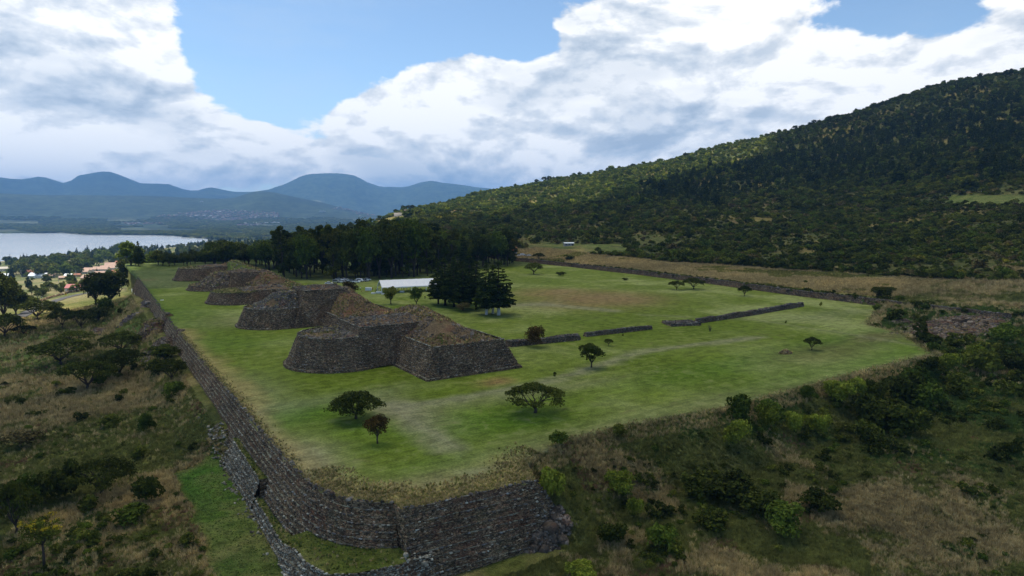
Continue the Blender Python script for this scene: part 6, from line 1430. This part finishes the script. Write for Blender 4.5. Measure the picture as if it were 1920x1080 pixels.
# people: one continuous body grown on a skeleton
def body(name, pts, edges, rad, cols, seg=1):
    me = bpy.data.meshes.new(name); me.from_pydata(pts, edges, []); o = bpy.data.objects.new(name, me); COL.objects.link(o)
    sk = o.modifiers.new('skin', 'SKIN'); 
    if not me.skin_vertices: me.skin_vertices.new(name='') if hasattr(me.skin_vertices, 'new') else None
    bpy.context.view_layer.objects.active = o
    for i, r in enumerate(rad): me.skin_vertices[0].data[i].radius = (r, r) if not isinstance(r, tuple) else r
    me.skin_vertices[0].data[0].use_root = True
    sb = o.modifiers.new('sub', 'SUBSURF'); sb.levels = seg; sb.render_levels = seg
    dg = bpy.context.evaluated_depsgraph_get(); m2 = bpy.data.meshes.new_from_object(o.evaluated_get(dg)); bpy.data.objects.remove(o); bpy.data.meshes.remove(me)
    m2.name = name
    for p in m2.polygons: p.use_smooth = True
    m2.materials.clear()
    names = list(dict.fromkeys(c for _, c in cols)); 
    for n_ in names: m2.materials.append(K[n_])
    return m2, names
def person_mesh(shirt, trousers='trousers'):
    pts = [(0, 0, .95), (0, 0, 1.15), (0, 0, 1.38), (0, 0, 1.50), (0, .01, 1.58), (0, .02, 1.68), (.2, 0, 1.42), (.27, 0, 1.15), (.25, .08, .90), (.25, .1, .80), (-.2, 0, 1.42), (-.27, 0, 1.15), (-.25, .08, .90), (-.25, .1, .80),
           (.1, 0, .88), (.11, .03, .48), (.12, 0, .08), (.12, .14, .04), (-.1, 0, .88), (-.11, .03, .48), (-.12, 0, .08), (-.12, .14, .04)]
    e = [(0, 1), (1, 2), (2, 3), (3, 4), (4, 5), (2, 6), (6, 7), (7, 8), (8, 9), (2, 10), (10, 11), (11, 12), (12, 13), (0, 14), (14, 15), (15, 16), (16, 17), (0, 18), (18, 19), (19, 20), (20, 21)]
    r = [(.15, .11), (.14, .1), (.17, .11), .055, .08, .09, .06, .05, .04, .035, .06, .05, .04, .035, .09, .065, .045, .04, .09, .065, .045, .04]
    cols = [(0, trousers), (.9, shirt), (1.5, 'skin'), (1.66, 'hair')]; m2, names = body('body', pts, e, r, cols)
    for p in m2.polygons:
        z = p.center.z; x = abs(p.center.x)
        c = trousers if z < .92 and x < .2 else ('skin' if (x > .2 and z < .95) else shirt)
        if z > 1.5: c = 'hair' if (z > 1.66 or p.center.y < -.02) else 'skin'
        p.material_index = names.index(c)
    return m2
PM = {k: person_mesh(k, t) for k, t in (('shirt_white', 'trousers'), ('shirt_red', 'trousers'), ('shirt_dark', 'trousers'), ('shirt_blue', 'trousers'), ('shirt_pink', 'shirt_white'))}
for px, py, sh, lab in [(797, 561, 'shirt_dark', 'person in dark clothes standing alone between tent and pines'), (676, 544, 'shirt_white', 'person in white standing apart on the left of the tent'), (696, 547, 'shirt_blue', 'person in blue by the outer tent corner'), (699, 545, 'shirt_red', 'person in a red top just inside the tent entrance'),
    (704, 548, 'shirt_red', 'person in a red top standing before the tent entrance'), (707, 546, 'shirt_white', 'person in white beside the white table'), (711, 545, 'shirt_pink', 'person in a pink top and white trousers in the tent'), (717, 545, 'shirt_blue', 'person in blue behind the front tent pole'), (748, 543, 'shirt_red', 'person in red under the middle of the tent roof'),
    (753, 544, 'shirt_blue', 'person in blue sitting area under the tent roof'), (757, 543, 'shirt_white', 'person in white near the right front tent pole'), (762, 544, 'shirt_pink', 'person in pink right of the tent pole'), (740, 542, 'shirt_dark', 'person in dark clothes deep under the tent roof')]:
    x, y = W(px, py); o = link('person', PM[sh], None, (x, y, 0), random.uniform(0, 6.28)); tag(o, lab, 'person', 'people at the tent')

# the white tent: ridge roof on poles, open sides
def tent():
    a = Vector(W(716, 551) + (0,)); b = Vector(W(826, 546) + (0,)); ax = (b - a).normalized(); L = (b - a).length
    nrm = Vector((-ax.y, ax.x, 0)); Wd = 11.0; ang = math.atan2(ax.y, ax.x)
    root = empty('tent', a, ang); tag(root, 'long white tent with a ridge roof on the lawn beside the grove', 'tent')
    h0, h1 = 3.3, 6.3
    r = MB(); n = 8; V = []; 
    for i in range(n * 3 + 1):
        x = L * i / (n * 3); sag = .12 * abs(math.sin(math.pi * i / 3))
        V += [(x, -.35, h0 - .1), (x, Wd * .25, (h0 + h1) / 2 - sag), (x, Wd / 2, h1 - sag * .6), (x, Wd * .75, (h0 + h1) / 2 - sag), (x, Wd + .35, h0 - .1)]
    Fc = [(i * 5 + k, (i + 1) * 5 + k, (i + 1) * 5 + k + 1, i * 5 + k + 1) for i in range(n * 3) for k in range(4)]
    r.add(V, Fc); link('roof', r.mesh('roof', K['white']), root)
    v = MB(); 
    for y in (-.36, Wd + .36): v.add([(0, y, h0 - .1), (L, y, h0 - .1), (L, y, h0 - .55), (0, y, h0 - .55)], [(0, 1, 2, 3)])
    v.add([(-.02, -.35, h0 - .1), (-.02, -.35, h0 - .5), (-.02, Wd / 2, h1 - .5), (-.02, Wd / 2, h1)], [(0, 1, 2, 3)]); v.add([(-.02, Wd + .35, h0 - .1), (-.02, Wd + .35, h0 - .5), (-.02, Wd / 2, h1 - .5), (-.02, Wd / 2, h1)], [(0, 1, 2, 3)])
    link('valance', v.mesh('valance', K['white']), root)
    pm = MB().tube([(0, 0, 0), (0, 0, h0)], .14, 8).mesh('pole', K['white_paint'])
    for i in range(5):
        for y in (0, Wd): link('pole', pm, root, (L * i / 4, y, 0))
    link('rafter', MB().tube([(0, 0, h0), (0, Wd / 2, h1 - .1), (0, Wd, h0)], .08, 6).mesh('rafter', K['white_paint']), root)
    return root
tent()
tb = MB().box(-1.1, 1.1, -.45, .45, .70, .76).mesh('tabletop', K['white']); tcl = MB().box(-1.12, 1.12, -.47, .47, .05, .70).mesh('cloth_skirt', K['white'])
for px, py, s_, lab in [(711, 550, 1.3, 'white clothed table before the tent entrance'), (691, 545, 1.4, 'tall white serving counter left of the tent'), (700, 551, .9, 'small low white table at the outer tent corner'), (718, 552, .7, 'white box table at the foot of the front tent pole'), (754, 548, 1.0, 'white table under the middle of the tent')]:
    x, y = W(px, py); o = empty('table', (x, y, 0), -YAW); tag(o, lab, 'table', 'white tables at the tent'); link('tabletop', tb, o); link('cloth_skirt', tcl, o); o.scale = (s_, s_, s_ * (1.6 if 'tall' in lab else 1.0))
x, y = W(683, 548); o = empty('wooden_table', (x, y, 0), -YAW); tag(o, 'low brown wooden table on the grass left of the tent', 'table'); link('tabletop', MB().box(-1.6, 1.6, -.4, .4, .62, .70).mesh('tabletop', K['wood']), o)
lg = MB().box(-.06, .06, -.06, .06, 0, .62).mesh('leg', K['wood'])
for a in (-1.5, 1.5):
    for b in (-.32, .32): link('leg', lg, o, (a, b, 0))
# cows
def cow(px, py, mat, rz, lab):
    pts = [(0, 0, 1.0), (.6, 0, 1.02), (-.6, 0, 1.05), (.95, 0, .95), (1.25, 0, .6), (1.42, 0, .35), (-.85, 0, 1.0), (-1.0, 0, .6), (.62, .2, .62), (.62, .22, .05), (.62, -.2, .62), (.62, -.22, .05), (-.62, .2, .65), (-.7, .22, .32), (-.62, .22, .05), (-.62, -.2, .65), (-.7, -.22, .32), (-.62, -.22, .05)]
    e = [(0, 1), (0, 2), (1, 3), (3, 4), (4, 5), (2, 6), (6, 7), (1, 8), (8, 9), (1, 10), (10, 11), (2, 12), (12, 13), (13, 14), (2, 15), (15, 16), (16, 17)]
    r = [.34, .32, .32, .2, .14, .09, .12, .04, .12, .06, .12, .06, .14, .08, .06, .14, .08, .06]
    m2, _ = body('cow', pts, e, r, [(0, mat)]); o = link('cow', m2, None, on(px, py), rz); o.scale = (1.25, 1.25, 1.25); return tag(o, lab, 'cow', 'cows grazing in the meadow')
cow(68, 562, 'black', 1.2 - YAW, 'black cow grazing in the meadow'); cow(78, 559, 'white_hide', -.6 - YAW, 'white cow grazing in the meadow')
# white posts high on the hill
for px, lab in ((1829, 'left white post below the hillside forest'), (1840, 'right white post below the hillside forest')):
    x, y, z = on(px, 359); tag(link('post', MB().tube([(0, 0, -.3), (0, 0, 3.0)], .25, 8).mesh('post', K['white_paint']), None, (x, y, z)), lab, 'post')
x, y = W(304, 563); tag(link('paper', MB().box(-.7, .7, -.4, .4, 0, .12).mesh('paper', K['white_paint']), None, (x, y, .02)), 'small white scrap lying on the lawn near the long wall', 'litter')

# far town across the lake
def town(name, P, label, s0=9):
    n = len(P); C = np.array([(-1, -1, 0), (1, -1, 0), (1, 1, 0), (-1, 1, 0), (-1, -1, 1), (1, -1, 1), (1, 1, 1), (-1, 1, 1)], float)
    a = RNG.uniform(0, 6.28, n); w = RNG.uniform(.5, 1.1, n) * s0; h = RNG.uniform(4, 8, n); c, s = np.cos(a), np.sin(a)
    X_ = C[None, :, 0] * w[:, None]; Y_ = C[None, :, 1] * w[:, None] * .7
    V = np.stack([P[:, 0:1] + X_ * c[:, None] - Y_ * s[:, None], P[:, 1:2] + X_ * s[:, None] + Y_ * c[:, None], P[:, 2:3] - 2 + C[None, :, 2] * (h[:, None] + 2)], -1).reshape(-1, 3)
    f = np.array([(4, 5, 6, 7), (0, 1, 5, 4), (1, 2, 6, 5), (2, 3, 7, 6), (3, 0, 4, 7)]); Fc = ((np.arange(n) * 8)[:, None, None] + f[None]).reshape(-1, 4)
    return tag(link(name, mesh_np(name, V, Fc, K['town'])), label, kind='stuff')
m, nt, b = material('town_walls'); g = nt.nodes.new('ShaderNodeNewGeometry'); nt.links.new(ramp(nt, X(nt, g.outputs['Random Per Island']), [(0, (.10, .085, .07)), (.4, (.17, .11, .085)), (.75, (.20, .165, .14)), (.96, (.28, .26, .23)), (1, (.6, .6, .57))]), b.inputs['Base Color']); K['town'] = m
def spray(poly, n):
    xs = [p[0] for p in poly]; ys = [p[1] for p in poly]; out = []
    q = RNG.uniform((min(xs), min(ys)), (max(xs), max(ys)), (n, 2)); q = q[inside(q[:, 0], q[:, 1], poly)]
    return [hit(a, b_) for a, b_ in q]
P = spray([(270, 420), (300, 404), (380, 395), (430, 393), (520, 398), (530, 416), (470, 424), (400, 424), (330, 422)], 1500) + spray([(235, 418), (275, 412), (280, 420), (240, 422)], 60)
town('far_town', np.array(P), 'pale town of many houses on the far slope beyond the lake')
P = spray([(640, 378), (720, 384), (780, 400), (700, 404), (620, 392)], 260); town('far_village', np.array(P), 'scattered houses below the flat-topped mountain', 12)
for px, py, w, d, lab in [(459, 420, 70, 30, 'long white warehouse at the near edge of the far town'), (477, 419, 45, 25, 'white warehouse right of the long one'), (497, 419, 60, 26, 'pale warehouse row at the right end of the far town'), (515, 419, 70, 26, 'sunlit pinkish warehouse beyond the grove top'), (145, 420, 30, 20, 'white building alone on the far lake plain'), (604, 397, 60, 24, 'white roof on the far slope below the dark hill'), (378, 379, 28, 16, 'small white building high on the far dark slope')]:
    x, y, z = hit(px, py); o = empty('warehouse', (x, y, z), -YAW + .2); tag(o, lab, 'warehouse', 'pale warehouses of the far town'); link('wall', MB().box(-w / 2, w / 2, -d / 2, d / 2, 0, 7).mesh('wall', K['plaster_w']), o); link('roof', MB().prism([(-w / 2, 7.01), (w / 2, 7.01), (w / 2, 7.6), (0, 9.5), (-w / 2, 7.6)], -d / 2 - .4, d / 2 + .4).mesh('roof', K['white_paint']), o)
